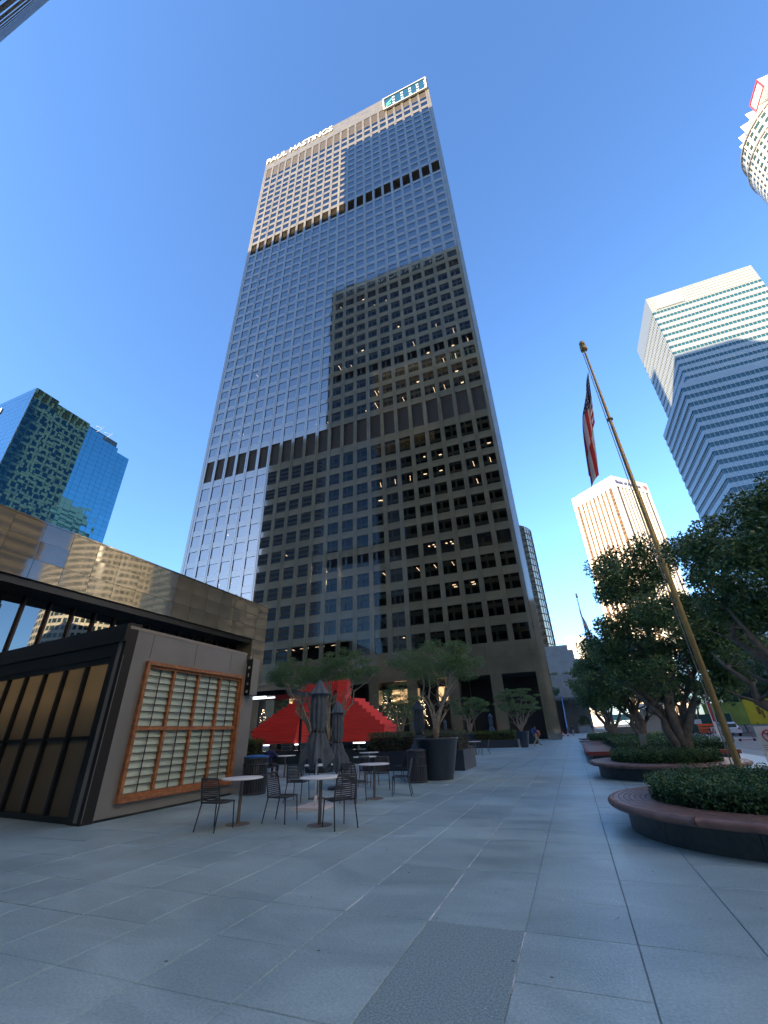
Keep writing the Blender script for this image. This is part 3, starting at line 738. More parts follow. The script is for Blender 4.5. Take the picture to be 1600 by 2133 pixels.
# ------------------------------------------------------------------ kiosk
M['taupe'] = mat('taupe_render', (0.225, 0.225, 0.22), 0.5, noise=(1.2, 0.07), bump=(180, .08))
M['wood'] = mat('oiled_wood', (0.36, 0.145, 0.06), 0.4, noise=(9, 0.35))
M['frost'] = mat('frosted_louvre_glass', (0.46, 0.58, 0.52), 0.22, 1.5)
def frosted(name, col):
    m = bpy.data.materials.new(name); m.use_nodes = True; n = m.node_tree.nodes; l = m.node_tree.links; b = n['Principled BSDF']
    b.inputs['Base Color'].default_value = (*[c*.8 for c in col], 1); b.inputs['Roughness'].default_value = .35
    t = n.new('ShaderNodeBsdfTranslucent'); t.inputs[0].default_value = (*col, 1)
    mx = n.new('ShaderNodeMixShader'); mx.inputs[0].default_value = .6
    l.new(b.outputs[0], mx.inputs[1]); l.new(t.outputs[0], mx.inputs[2]); l.new(mx.outputs[0], n['Material Output'].inputs[0]); return m
M['amberglass'] = frosted('frosted_bronze_glass', (0.44, 0.41, 0.34))
K = thing('kiosk', 'dark taupe cafe kiosk with an orange wooden louvred window', 'kiosk', (-10.22, 7.69, 0))
A1 = math.atan2(.999, -.036)             # along the window wall
MR = Matrix.Rotation(A1, 4, 'Z')         # local x along wall, -y outward
A2 = math.atan2(-.12, .993)
ML_ = Matrix.Rotation(A2, 4, 'Z')        # local x runs towards the near corner; corner at x=0
w0, w1, z0, z1 = 0.72, 4.79, 0.30, 3.46
b = MB(MR)
b.box(0.0, w0, 0, .25, 0.05, 4.18); b.box(w1, 4.93, 0, .25, 0.05, 4.18)
b.box(w0, w1, 0, .25, 0.05, z0); b.box(w0, w1, 0, .25, z1, 4.18)
b.obj('wall', M['taupe'], K)
b = MB(MR); b.box(0.02, 4.92, 0.02, .25, 0, .05); b.obj('plinth', M['black'], K)
for s_ in (0.8, 2.45, 4.1):
    b = MB(MR); b.box(s_, s_+.008, -.004, .02, z1+.07, 4.17); b.obj('panel_joint', M['black'], K)
b = MB(MR); b.box(0.008, 4.93, -.012, .0, 3.8+.38, 4.24); b.box(0, 4.93, 0, .4, 4.182, 4.26); b.obj('coping', mat('pale_coping', (.28, .25, .22), .4), K)
b = MB(MR); b.box(4.935, 5.55, 0.0, .3, 0, 3.92); b.obj('return_wall', M['taupe'], K)
# window
b = MB(MR); f = .09; d0 = -.10
b.box(w0, w1, d0, .12, z0, z0+f); b.box(w0, w1, d0, .12, z1-f, z1); b.box(w0, w0+f, d0, .12, z0+f, z1-f); b.box(w1-f, w1, d0, .12, z0+f, z1-f)
WF = b.obj('window_frame', M['wood'], K)
zm = 1.86
b = MB(MR); b.box(w0+f, w1-f, -.03, .10, zm-.045, zm+.045); b.obj('rail', M['wood'], WF)
b = MB(MR); b.box(w0+f, w1-f, -.02, .08, z0+f, z0+f+.07); b.obj('rail', M['wood'], WF)
b = MB(MR); b.box(w0+f, w1-f, -.02, .08, z1-f-.07, z1-f); b.obj('rail', M['wood'], WF)
cols = [w0+f + i*(w1-w0-2*f)/4 for i in range(5)]
for c in cols:
    b = MB(MR); ww = .04 
    b.box(max(c-ww, w0+f), min(c+ww, w1-f), -.02, .09, z0+f+.07, zm-.045); b.box(max(c-ww, w0+f), min(c+ww, w1-f), -.02, .09, zm+.045, z1-f-.07); b.obj('stile', M['wood'], WF)
thin = mat('thin_dark_bar', (.11, .05, .03), .4)
for i in range(4):
    xa, xb = cols[i]+.04, cols[i+1]-.04
    for (za, zb) in ((z0+f+.07, zm-.045), (zm+.045, z1-f-.07)):
        n = 8; h = (zb-za)/n
        for r in range(n):
            for (p, q) in ((xa, (xa+xb)/2-.006), ((xa+xb)/2+.006, xb)):
                mb = MB(MR); zz = za + r*h
                mb.add([(p,.055,zz+.012),(q,.055,zz+.012),(q,.095,zz+h-.002),(p,.095,zz+h-.002),(p,.063,zz+.012),(q,.063,zz+.012),(q,.103,zz+h-.002),(p,.103,zz+h-.002)],
                       [(0,1,2,3),(5,4,7,6),(0,4,5,1),(2,6,7,3)])
                mb.obj('pane', M['frost'], WF)
        mb = MB(MR)
        for r in range(1, n): mb.box(xa, xb, .02, .05, za+r*h-.004, za+r*h+.005)
        mb.box((xa+xb)/2-.005, (xa+xb)/2+.005, .0, .03, za, zb)
        mb.obj('glazing_bar', thin, WF)
b = MB(MR); b.box(w0, w1, .16, .19, z0, z1); b.obj('blind', mat('pale_blind', (.42, .52, .46), .7), K)
# left (near) wall: black frame with tall frosted panes
b = MB(ML_); b.box(-9.5, 0, -.02, .25, 3.52, 4.18); b.box(-.5, -.002, -.02, .25, .0, 3.52); b.obj('black_wall', M['dark_frame'], K)
b = MB(ML_); b.box(-9.5, .01, -.09, .0, 3.86, 4.3); b.box(-9.5, -.05, .0, .35, 4.185, 4.34); b.obj('roof_edge', M['dark_frame'], K)
PF = MB(ML_); PF.box(-9.5, -.5, .02, .16, 3.38, 3.52); PF.box(-9.5, -.5, .02, .16, 0, .12); PF.box(-9.5, -.5, .03, .13, 1.64, 1.72)
SF = PF.obj('screen_frame', M['black'], K)
x = -.5; prev = None
while x > -9.4:
    b = MB(ML_); b.box(x-.045, x+.045, -.01, .15, .12, 3.38); b.obj('screen_post', M['black'], SF)
    for (za, zb) in ((.12, 1.64), (1.72, 3.38)):
        b = MB(ML_); b.box(x-1.055+.045, x-.045, .09, .10, za, zb); b.obj('pane', M['amberglass'], SF)
    x -= 1.055
b = MB(ML_); b.box(-9.4, -.4, .55, .7, 3.0, 3.06); b.obj('inner_lamp', mat('warm_strip', (.9, .7, .4), .5, emit=((1, .72, .42), 2.6)), K)
b = MB(); b.prism([(-.3, .35), (-.5, 4.9), (-8.5, 5.6), (-8.5, 1.4)], .02, .06); b.prism([(-.3, .35), (-.5, 4.9), (-8.5, 5.6), (-8.5, 1.4)], 4.0, 4.17)
b.obj('roof', M['black'], K)
b = MB(); b.box(-8.4, -.9, 4.6, 4.8, .06, 4.0); b.box(-1.9, -1.7, 0.7, 4.6, .06, 4.0); b.obj('inner_wall', mat('inner_plaster', (.3, .27, .22), .8), K)
# hanging sign
SG = thing('blade_sign', 'black vertical blade sign with white lettering on the kiosk corner', 'sign', (-10.40, 12.68, 0))
b = MB(); b.box(0, .25, 0, .36, 2.86, 4.04); b.obj('board', M['black'], SG)
b = MB(); b.box(.252, .27, -.01, .37, 2.86, 4.06); b.obj('side_plate', mat('grey_plate', (.22, .22, .21), .5), SG)
for i, ch in enumerate('nice'):
    me = text_mesh('letter', ch, .17, .006, M['letters'], 'CENTER', .004); link('letter', me, SG, (.125, -.012, 3.72-i*.26), (R_(90), 0, 0))
b = MB(); b.box(.11, .14, 0, .02, 4.05, 4.14); b.obj('finial', M['letters'], SG)
# flat canopy behind
T = thing('canopy', 'flat metal canopy with white strip lights projecting behind the kiosk', 'canopy')
M['gmetal'] = mat('grey_metal', (.40, .40, .36), .45)
b = MB(); b.box(-20.4, -15.2, 22.6, 24.0, 4.05, 4.32); b.box(-20.4, -15.4, 22.5, 22.6, 4.34, 4.5); b.obj('roof', M['gmetal'], T)
b = MB(); b.box(-20.0, -15.6, 22.9, 26, 3.78, 4.04); b.obj('beam', M['black'], T)
for y_ in (23.0, 23.9):
    b = MB(); b.box(-19.6, -17.2, y_, y_+.12, 3.72, 3.775); b.obj('strip_light', M['lamp_white'], T)
for x_ in (-20.2, -15.9):
    b = MB(); b.box(x_, x_+.12, 25.0, 25.12, 0, 3.78); b.obj('post', M['black'], T)

# ------------------------------------------------------------------ red stepped sculpture (plain stacked slabs)
M['red'] = mat('red_painted_steel', (0.92, 0.075, 0.07), 0.4)
SC = thing('sculpture', 'big red stepped arch of stacked slabs over the pool', 'sculpture', (-17, 31, 0))
zb = 1.08; n = 13; hh = .228
for i in range(n):                                   # left pile, its steps climbing to the right
    t = (max(0, i-3)/9)**1.25
    x0 = -5.75 - .22*min(i, 3) + t*3.3; x1 = -2.45 + .045*i + (.25 if i > 8 else 0)
    b = MB(Matrix.Translation((-4, 0, 0)) @ Matrix.Rotation(R_(4 - i*.9), 4, 'Z') @ Matrix.Translation((4, 0, 0)))
    b.box(x0, x1, -1.3 + i*.075, .9, zb + i*hh, zb + (i+1)*hh - .014); b.obj('slab', M['red'], SC)
b = MB(); b.box(-2.75, -1.55, -.5, .8, zb+n*hh, 5.1); b.obj('slab', M['red'], SC)
for i in range(11):                                  # right pile
    b = MB(Matrix.Translation((1.7, 0, 0)) @ Matrix.Rotation(R_(-3 - i*.7), 4, 'Z') @ Matrix.Translation((-1.7, 0, 0)))
    b.box(1.72, 4.95 + .05*min(i, 3) - .37*max(0, i-3), -1.3 + i*.07, .8, zb + i*.258, zb + (i+1)*.258 - .012); b.obj('slab', M['red'], SC)
for i in range(16):                                  # column on the inside of the right pile
    b = MB(Matrix.Translation((1.30, -.2, 0)) @ Matrix.Rotation(R_(i*1.6-8), 4, 'Z'))
    b.box(-.38, .36, -.8, .5, zb + .1 + i*.255, zb + .1 + (i+1)*.255 - .014); b.obj('slab', M['red'], SC)
for i in range(5):                                   # bridge across the top, stepping
    b = MB(Matrix.Rotation(R_(-2 + i), 4, 'Z')); b.box(-1.54 + i*.50, -1.05 + i*.50, -.9 + .1*i, .7, 4.0 + i*.13, 5.12 + .03*i); b.obj('slab', M['red'], SC)
for x_ in (-4.6, -2.6, 3.4):
    b = MB(); b.box(x_, x_+.15, -.3, .3, .7, zb); b.obj('support', M['black'], SC)
for x_, w_ in ((-5.2, .5), (-2.4, .5), (2.4, .9), (3.7, .5)):
    b = MB(); b.box(x_, x_+w_, -1.0, -.9, zb-.13, zb-.05); b.obj('lamp', M['lamp_white'], SC)
M['pool'] = mat('black_pool_stone', (.035, .045, .05), .12, 1.6)
T = thing('pool_wall', 'low dark stone rim of the raised pool under the sculpture', 'pool wall')
b = MB(); b.box(-26, -9.6, 25.6, 26.2, 0, .74); b.box(-10.2, -9.6, 26.2, 40, 0, .74); b.obj('rim', M['pool'], T)
b = MB(); b.box(-26, -10.2, 26.2, 40, .5, .66); b.obj('water', mat('pool_water', (.02, .03, .03), .03, 1.33, bump=(2, .1)), T)

# ------------------------------------------------------------------ bins
M['bin'] = mat('black_steel_slats', (.05, .062, .08), .35)
def make_bin(name, label, loc, h=.98, r=.32, lid=None, group=None):
    t = thing(name, label, 'litter bin', loc, 0, group)
    b = MB()
    for k in range(30):
        a = 2*math.pi*k/30; m_ = Matrix.Rotation(a, 4, 'Z'); b2 = MB(m_)
        b2.box(r-.012, r, -.022, .022, .05, h-.06); b.add(b2.v, b2.f)
    b.obj('slats', M['bin'], t)
    b = MB()
    for z in (.04, h*.5, h-.22, h-.05): b.lathe([(r+.002, z-.02), (r+.012, z-.02), (r+.012, z+.02), (r+.002, z+.02)], 30)
    b.obj('hoop', M['bin'], t)
    b = MB(); b.lathe([(.05, .03), (r-.03, .03), (r-.03, h-.04), (r-.08, h-.04)], 24); b.obj('liner', M['black'], t)
    b = MB(); b.lathe([(r+.02, h-.03), (r+.03, h), (r*.6, h+.035), (r*.5, h+.02), (r*.5, h-.05)], 30); b.obj('lid', lid or M['bin'], t)
    return t
M['bluelid'] = mat('blue_lid', (.02, .13, .42), .4)
make_bin('litter_bin', 'black slatted litter bin with blue rim behind the kiosk', (-9.72, 12.85, 0), 1.02, .38, M['bluelid'])
make_bin('litter_bin', 'black slatted litter bin in front of the largest round planter', (-5.42, 16.3, 0), .98, .34)

# ------------------------------------------------------------------ tables
M['ttop'] = mat('white_table_top', (.92, .92, .92), .3)
TB = thing('cafe_table', 'round white cafe table nearest the kiosk', 'table', (-6.8, 8.58, 0), 0, 'round white cafe tables')
b = MB(); b.lathe([(.0, .815), (.42, .815), (.432, .808), (.436, .80), (.43, .79), (.40, .785), (0, .785)], 40); b.obj('table_top', M['ttop'], TB)
b = MB(); b.lathe([(.036, .012), (.036, .785)], 14); b.obj('column', mat('table_column', (.16, .14, .135), .4), TB)
b = MB(); b.lathe([(0, .018), (.1, .02), (.24, .012), (.25, .0)], 30); b.obj('foot', bpy.data.materials['table_column'], TB)
for lab, x, y, z in (('round white cafe table beside the white umbrella base', -5.02, 8.82, 0),
    ('round white cafe table with the chair turned sideways at its right', -5.37, 12.37, 0),
    ('round white cafe table half hidden by the front closed umbrella', -7.07, 12.21, 0),
    ('round white cafe table in front of the seated person', -12.0, 17.9, 0),
    ('round white cafe table with a clear acrylic box standing on it', -8.7, 19.5, 0),
    ('round white cafe table with a pinkish rim behind the dark chairs', -7.35, 16.1, 0),
    ('round white cafe table standing alone before the long box hedge', -6.7, 33.4, 0)):
    tree_copy(TB, lab, (x, y, z), random.random()*3, 'round white cafe tables')
T = thing('acrylic_box', 'small clear acrylic box standing on a white table', 'box', (-9.05, 19.6, .817))
b = MB(); b.box(-.3, .3, -.1, .1, 0, .012); b.box(-.3, .3, -.1, -.09, .012, .22); b.box(-.3, .3, .09, .1, .012, .22); b.box(-.3, -.29, -.09, .09, .012, .22); b.box(.29, .3, -.09, .09, .012, .22)
b.obj('box_wall', clear_glass('acrylic', (.8, .85, .87), 1.5), T)

# ------------------------------------------------------------------ chairs
M['chair'] = mat('charcoal_resin', (.055, .06, .07), .35); M['chairleg'] = mat('charcoal_tube', (.05, .055, .065), .3, metal=.5)
CH = thing('slatted_chair', 'charcoal slatted chair with its back to us at the table nearest the kiosk', 'chair', (-6.9, 8.02, 0), 0, 'charcoal slatted cafe chairs')
# local: faces +y, back at y=-0.2
b = MB(); sw_ = .215
for k in range(12):
    t = k/11; z = .47 + t*.38; y_ = -.205 - .075*t - .03*math.sin(t*math.pi*.5)
    w_ = sw_ - .02*t
    n = 6; 
    for s_ in range(n):
        xa, xb = -w_ + 2*w_*s_/n, -w_ + 2*w_*(s_+1)/n
        ca, cb = -.035*(1-(xa/w_)**2), -.035*(1-(xb/w_)**2)
        b.add([(xa,y_+ca,z-.0110),(xb,y_+cb,z-.0110),(xb,y_+cb,z+.0110),(xa,y_+ca,z+.0110),(xa,y_+ca-.01,z-.0110),(xb,y_+cb-.01,z-.0110),(xb,y_+cb-.01,z+.0110),(xa,y_+ca-.01,z+.0110)],
              [(0,1,2,3),(5,4,7,6),(0,4,5,1),(3,2,6,7)])
b.obj('backrest', M['chair'], CH)
b = MB()
for s_ in (-1, 1): b.tube([(s_*.225, -.20, .44), (s_*.222, -.235, .6), (s_*.208, -.285, .8), (s_*.2, -.31, .87)], .017, 6)
b.tube([(-.2, -.31, .87), (-.1, -.345, .875), (.1, -.345, .875), (.2, -.31, .87)], .012, 6)
b.obj('back_frame', M['chair'], CH)
b = MB()
for k in range(13):
    y_ = -.19 + k*.034; z = .455 - .012*math.sin(k/12*math.pi) + (.02 if k == 0 else 0)
    b.box(-.215, .215, y_-.011, y_+.011, z-.012, z)
b.obj('seat', M['chair'], CH)
b = MB()
for s_ in (-1, 1): b.tube([(s_*.222, -.21, .45), (s_*.224, .23, .455)], .014, 6)
b.tube([(-.222, .235, .452), (.222, .235, .452)], .014, 6); b.obj('seat_frame', M['chair'], CH)
for s_ in (-1, 1):
    b = MB(); b.tube([(s_*.22, .22, .45), (s_*.235, .25, 0)], [.014, .011], 7); b.obj('leg', M['chairleg'], CH)
    b = MB(); b.tube([(s_*.22, -.2, .45), (s_*.245, -.29, 0)], [.014, .011], 7); b.obj('leg', M['chairleg'], CH)
def face(dx, dy): return math.atan2(dy, dx) - math.pi/2
for lab, x, y, dx, dy in (
    ('charcoal slatted chair seen side-on, turned right between the two front tables', -6.02, 8.96, 1, .02),
    ('charcoal slatted chair nearest the camera, drawn up to the second front table', -4.52, 8.70, -.82, .57),
    ('charcoal slatted chair behind the sideways chair, in front of the umbrella-hidden table', -7.33, 11.62, -.1, 1),
    ('charcoal slatted chair behind the nearest chair, at the third table', -5.68, 11.72, .1, 1),
    ('charcoal slatted chair turned sideways at the right of the third table', -4.85, 13.1, -.95, -.25),
    ('charcoal slatted chair behind the two dark chairs right of the second umbrella', -6.75, 15.1, .15, 1),
    ('charcoal slatted chair pushed near the litter bin and largest planter', -6.2, 16.9, -.8, .3),
    ('charcoal slatted chair under the seated person', -12.2, 16.95, .05, 1),
    ('charcoal slatted chair opposite the seated person', -11.1, 18.2, -1, -.1),
    ('charcoal slatted chair at the table with the acrylic box', -9.6, 19.0, .9, .4),
    ('charcoal slatted chair behind the third table, facing away', -5.9, 14.2, .4, -1),
    ('charcoal slatted chair beside the lone table at the box hedge', -6.0, 33.2, -1, 0),
    ('charcoal slatted chair behind the lone table at the box hedge', -6.9, 34.3, 0, -1)):
    tree_copy(CH, lab, (x, y, 0), face(dx, dy), 'charcoal slatted cafe chairs')

# ------------------------------------------------------------------ closed umbrellas
M['canvas'] = mat('charcoal_canvas', (.085, .115, .155), .7, noise=(6, .2))
def folds(i, k, n): return 1 + .16*math.sin(k*math.pi*2*9/n) + .05*math.sin(k*1.7+i)
def umbrella(label, loc, h=2.85, sc_=1.0, base=None, group='closed charcoal umbrellas'):
    t = thing('closed_umbrella', label, 'umbrella', loc, random.random()*6, group)
    b = MB(); z = h
    b.lathe([(.005, z), (.05, z-.02), (.12, z-.16), (.19*sc_, z-.33), (.215*sc_, z-.36), (.14*sc_, z-.37)], 54, mod=lambda i, k, n: 1+.10*math.sin(k*math.pi*16/n) if i > 1 else 1); b.obj('top_cap', M['canvas'], t)
    b = MB(); b.lathe([(.13*sc_, z-.30), (.15*sc_, z-.6), (.155*sc_, z-.95), (.12*sc_, z-1.21), (.125*sc_, z-1.27), (.19*sc_, z-1.5), (.24*sc_, z-1.72), (.27*sc_, z-1.93+.0)], 72, mod=lambda i, k, n: folds(i, k, n)*(1+.25*math.sin(k*2*math.pi*4/n) if i > 5 else 1))
    # ragged hem: pull every few verts down
    nv = 72
    for k in range(nv):
        v = b.v[7*nv+k]; b.v[7*nv+k] = (v[0], v[1], v[2] + .14*math.sin(k*2*math.pi*5/nv) - .05)
    b.obj('canopy', M['canvas'], t)
    b = MB(); b.lathe([(.128*sc_, z-1.28), (.138*sc_, z-1.27), (.138*sc_, z-1.2), (.128*sc_, z-1.2)], 40); b.obj('tie_strap', M['black'], t)
    b = MB(); b.tube([(0, 0, .05), (0, 0, z-.05)], .022, 10); b.obj('pole', M['white'] if base else M['steel'], t)
    if base:
        b = MB(); b.box(-.36, .36, -.42, .42, 0, .055); b.tube([(0, 0, .05), (0, 0, .25)], .04, 12); b.obj('base', mat('umbrella_base_white', (.7, .66, .7), .4), t)
    else:
        b = MB(); b.lathe([(0, .08), (.28, .07), (.3, 0)], 20); b.obj('base', M['black'], t)
    return t
umbrella('closed charcoal umbrella on a white base, tallest at the front tables', (-6.24, 10.72, 0), 2.90, 1.25, True)
umbrella('closed charcoal umbrella just right of and behind the front one', (-7.5, 14.2, 0), 2.58, 1.15)
umbrella('closed charcoal umbrella behind the litter bin beside the potted tree', (-5.85, 18.2, 0), 2.72, 1.2)
for lab, x, y in (('small closed umbrella before the lit lobby, leftmost of a pair', -24.8, 52), ('small closed umbrella before the lit lobby, second of the pair', -23.9, 52.2),
                  ('small closed umbrella standing alone left of the olive canopy', -21.3, 52), ('small closed umbrella seen through the potted tree trunks', -18.6, 55), ('small closed umbrella right of the potted tree trunks', -14.4, 55)):
    umbrella(lab, (x, y, 0), 2.75, 1.1, None, 'closed umbrellas in front of the lobby')
umbrella('closed grey umbrella behind the long box hedge', (-8.4, 52, 0), 3.1, 1.3, None)

# ------------------------------------------------------------------ planting
M['olive'] = leaf_mat('feathery_leaf', (.09, .17, .07), (.20, .32, .13), .35, .5)
M['dkleaf'] = leaf_mat('dark_glossy_leaf', (.05, .115, .055), (.18, .30, .11), .16, .32)
M['ygleaf'] = leaf_mat('yellow_green_leaf', (.06, .10, .02), (.18, .22, .05), .35, .5)  # yellower green for the upper terrace shrubs
M['hedge'] = leaf_mat('hedge_leaf', (.035, .10, .05), (.12, .25, .10), .15, .45)
M['hedge_l'] = leaf_mat('light_hedge_leaf', (.035, .08, .015), (.13, .20, .04), .25, .5)
M['greyhedge'] = leaf_mat('grey_green_leaf', (.05, .08, .04), (.13, .16, .08), .2, .5)
M['bark'] = mat('pale_bark', (.34, .31, .26), .85, noise=(8, .3), bump=(30, .6))
M['dbark'] = mat('dark_bark', (.17, .155, .135), .85, noise=(8, .3), bump=(30, .6))
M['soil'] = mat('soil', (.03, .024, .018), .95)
M['pot'] = mat('navy_glazed_pot', (.035, .048, .068), .4)
def limbs(base, top_pts, r0, name_m, T, jitter=.12, fork=.45, n=7, sides=8):
    """a short trunk splitting into tapering limbs that end at top_pts"""
    b = MB(); base = Vector(base); 
    for i, tp in enumerate(top_pts):
        tp = Vector(tp); pts = []; rr = []
        d = tp - base
        for k in range(n):
            t = k/(n-1); lateral = t**1.35
            p = base + Vector((d.x*lateral, d.y*lateral, d.z*t))
            if 0 < k < n-1: p += Vector((random.gauss(0, jitter), random.gauss(0, jitter), 0))*min(1, t*2)*d.length*.12
            pts.append(p); rr.append(r0*(1-t)**.8*(1 if k else 1.25) + .012)
        b.tube(pts, rr, sides)
        # side twigs
        for k in range(3, n-1):
            for _ in range(2):
                p = pts[k]; q = p + Vector((random.gauss(0, .5), random.gauss(0, .5), random.uniform(.2, .7)))*d.length*.18
                b.tube([p, (p+q)/2 + Vector((0, 0, -.03)), q], [rr[k]*.5, rr[k]*.3, .006], 5, cap=False)
    return b.obj('trunk', name_m, T)
def crown_points(c, rad, n, shell=.5):
    out = []
    while len(out) < n:
        p = Vector((random.uniform(-1, 1), random.uniform(-1, 1), random.uniform(-1, 1)))
        if shell < p.length < 1: out.append((c[0]+p.x*rad[0], c[1]+p.y*rad[1], c[2]+p.z*rad[2]))
    return out
def plant_tree(label, base, c, rad, nclump, nleaf, lsize, lm, bark, r0, nl=5, cr=(.35, .6), name='shade_tree', group=None, flat=.8, elong=.45, base_pts=None):
    T = thing(name, label, 'tree', base, 0, group)
    cl = [(0, 0, 0)]
    cc = (c[0]-base[0], c[1]-base[1], c[2]-base[2])
    pts = crown_points(cc, rad, nclump)
    tops = random.sample(pts, nl)
    limbs((0, 0, 0), tops, r0, bark, T)
    me = leaf_mesh('crown', pts, [random.uniform(*cr) for _ in pts], nleaf, lsize, lm, flat, elong)
    link('crown', me, T); return T
def pot(label, loc, rt, rb_, h, m_=None, name='round_planter', group=None, soil=True):
    t = thing(name, label, 'planter', loc, 0, group)
    b = MB(); b.lathe([(0, 0), (rb_, 0), (rb_+.01, .03), (rt-.02, h-.08), (rt+.01, h-.07), (rt+.015, h), (rt-.05, h), (rt-.06, h-.1)], 48); b.obj('pot_body', m_ or M['pot'], t)
    b = MB(); b.disc((0, 0, h-.09), rt-.055, 32); b.obj('soil', M['soil'], t)
    return t
pot('largest round navy planter with a multi-stemmed tree, right of the tables', (-4.98, 17.4, 0), .84, .55, 1.33)
def feathery(label, base, c, rad, nleaf, stems, group='airy multi-stemmed trees in planters', ls=.085, r0=.05, ncl=60, cr=(.22, .5)):
    T = thing('airy_tree', label, 'tree', base, 0, group)
    cc = tuple(c[i]-base[i] for i in range(3))
    pts = crown_points(cc, rad, ncl, .35)
    b = None
    tops = sorted(random.sample(pts, stems*2), key=lambda p: p[0])
    limbs((0, 0, -.05), tops, r0, M['bark'], T, .25, n=8, sides=6)
    me = leaf_mesh('crown', pts, [random.uniform(*cr) for _ in pts], nleaf, ls, M['olive'], .38, .22); link('crown', me, T)
    return T
feathery('airy green tree with pale forked stems in the largest planter', (-4.98, 17.4, 1.25), (-4.75, 17.4, 4.0), (1.75, 1.5, .85), 15000, 4, ls=.10, ncl=75)
pot('wide dark planter hidden behind the front umbrellas', (-11.7, 20.4, 0), 1.0, .68, 1.24)
feathery('airy tree with slim stems left of the red sculpture, over the canopy', (-12.1, 20.4, 1.1), (-13.5, 20.6, 4.55), (1.7, 1.5, .8), 13000, 4, ls=.10, ncl=70)
feathery('airy tree with crossing stems in front of the red sculpture', (-11.3, 20.4, 1.1), (-10.5, 20.6, 4.75), (1.8, 1.5, .8), 13000, 4, ls=.10, ncl=70)
pot('dark round planter at the left end of the long box hedge', (-9.35, 44.6, 0), .72, .5, 1.2)
feathery('small grey green tree left of the long box hedge', (-9.35, 44.6, 1.1), (-9.1, 44.6, 3.6), (1.9, 1.5, 1.05), 9000, 4, ls=.13)
pot('dark round planter right of the box hedge, behind the tall bin', (-4.95, 48.2, 0), .75, .5, 1.25)
feathery('bushy grey green tree near the tower corner', (-4.95, 48.2, 1.1), (-4.9, 48.2, 3.9), (2.4, 1.9, 1.35), 13000, 5, ls=.13, ncl=80)
pot('tall dark planter at the right end of the long box hedge', (-4.38, 43.8, 0), .42, .3, 1.25)
pot('dark round planter farthest toward the tower corner', (-4.3, 52.5, 0), .7, .5, 1.2)
pot('dark round planter under the small hedge behind the sculpture', (-17.6, 45, 0), .9, .6, 1.4)
def box_hedge(label, x0, x1, y0, y1, zb_, zt, lm, n, size, box=None, T=None):
    T = T or thing('box_hedge', label, 'hedge')
    if box: b = MB(); b.box(x0-.12, x1+.12, y0-.12, y1+.12, 0, box); b.obj('planter_box', M['pot'], T)
    pts = []; 
    for _ in range(700): pts.append((random.uniform(x0+.1, x1-.1), random.uniform(y0+.1, y1-.1), random.uniform(zb_, zt-.1)))
    for _ in range(500): pts.append((random.uniform(x0, x1), random.choice((y0+.08, y1-.08)), random.uniform(zb_, zt-.08)))
    for _ in range(500): pts.append((random.uniform(x0, x1), random.uniform(y0, y1), zt-.08+random.uniform(-.05, .06)))
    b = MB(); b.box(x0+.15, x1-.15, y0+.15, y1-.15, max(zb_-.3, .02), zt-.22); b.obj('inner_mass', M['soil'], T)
    link('foliage', leaf_mesh('foliage', pts, [random.uniform(.10, .2) for _ in pts], n, size, lm, .8, .5), T)
    return T
box_hedge('long clipped box hedge in a dark planter trough before the tower', -9.4, -5.1, 44.3, 46.3, .6, 1.36, M['hedge_l'], 9000, .09, .62)
box_hedge('grey green clipped hedge behind the largest planter', -9.5, -4.85, 20.9, 23.2, .8, 1.55, M['greyhedge'], 14000, .07, .78)
box_hedge('small clipped hedge at the kiosk corner left of the sculpture', -20.6, -18.6, 24.4, 25.4, .4, 1.42, M['hedge_l'], 4000, .08, .4)
box_hedge('low hedge behind the red sculpture', -24, -13, 46.5, 48, .7, 1.5, M['hedge_l'], 7000, .1, .8)
for lab, x, y, z in (('loose green shrub seen through the sculpture arch', -20.8, 44, 3.0), ('leafy shrub right of the sculpture column', -14.6, 40, 4.2), ('leafy tree behind the arch under the lobby wall', -17.3, 47, 3.4), ('green tree left of the sculpture by the canopy', -22.0, 34, 3.6)):
    feathery(lab, (x, y, .6), (x, y, z), (2.2, 1.4, 1.5), 6500, 4, 'trees behind the sculpture', ls=.14, cr=(.3, .65))
# trees with fairy lights inside the lobby
def fairy(label, x, y, z0, z1, r, n):
    t = thing('fairy_light_tree', label, 'lit tree', (x, y, 0), 0, 'fairy light trees in the lobby')
    b = MB(); b.tube([(0, 0, 0), (0, 0, z1*.6)], .05, 6)
    for k in range(14):
        a = random.random()*6.28; q = r*random.uniform(.5, 1); b.tube([(0, 0, z1*.4), (q*.4*math.cos(a), q*.4*math.sin(a), z1*.65), (q*math.cos(a), q*math.sin(a), z0+(z1-z0)*random.random())], [.03, .02, .008], 4)
    b.obj('trunk', M['dbark'], t)
    b = MB()
    for k in range(n):
        f_ = random.random()**.7; a = random.random()*6.28; rr_ = r*(1-f_*.75)*math.sqrt(random.random()); c = (rr_*math.cos(a), rr_*math.sin(a), z0+(z1-z0)*f_)
        s_ = .028; b.add([(c[0]+s_, c[1], c[2]), (c[0]-s_, c[1], c[2]), (c[0], c[1]+s_, c[2]), (c[0], c[1]-s_, c[2]), (c[0], c[1], c[2]+s_), (c[0], c[1], c[2]-s_)], [(0,2,4),(2,1,4),(1,3,4),(3,0,4),(2,0,5),(1,2,5),(3,1,5),(0,3,5)])
    stuff(b.obj('bulbs', M['bulb'], t))
fairy('fairy light tree in the lit lobby bay right of the sculpture', -24.6, 62.5, 1.6, 6.8, 2.9, 120)
fairy('fairy light tree behind the potted tree trunks', -19.6, 62.8, 2.0, 6.2, 1.1, 60)
fairy('narrow fairy light tree beside the kiosk', -46.5, 62, 2.0, 5.5, 1.0, 34)
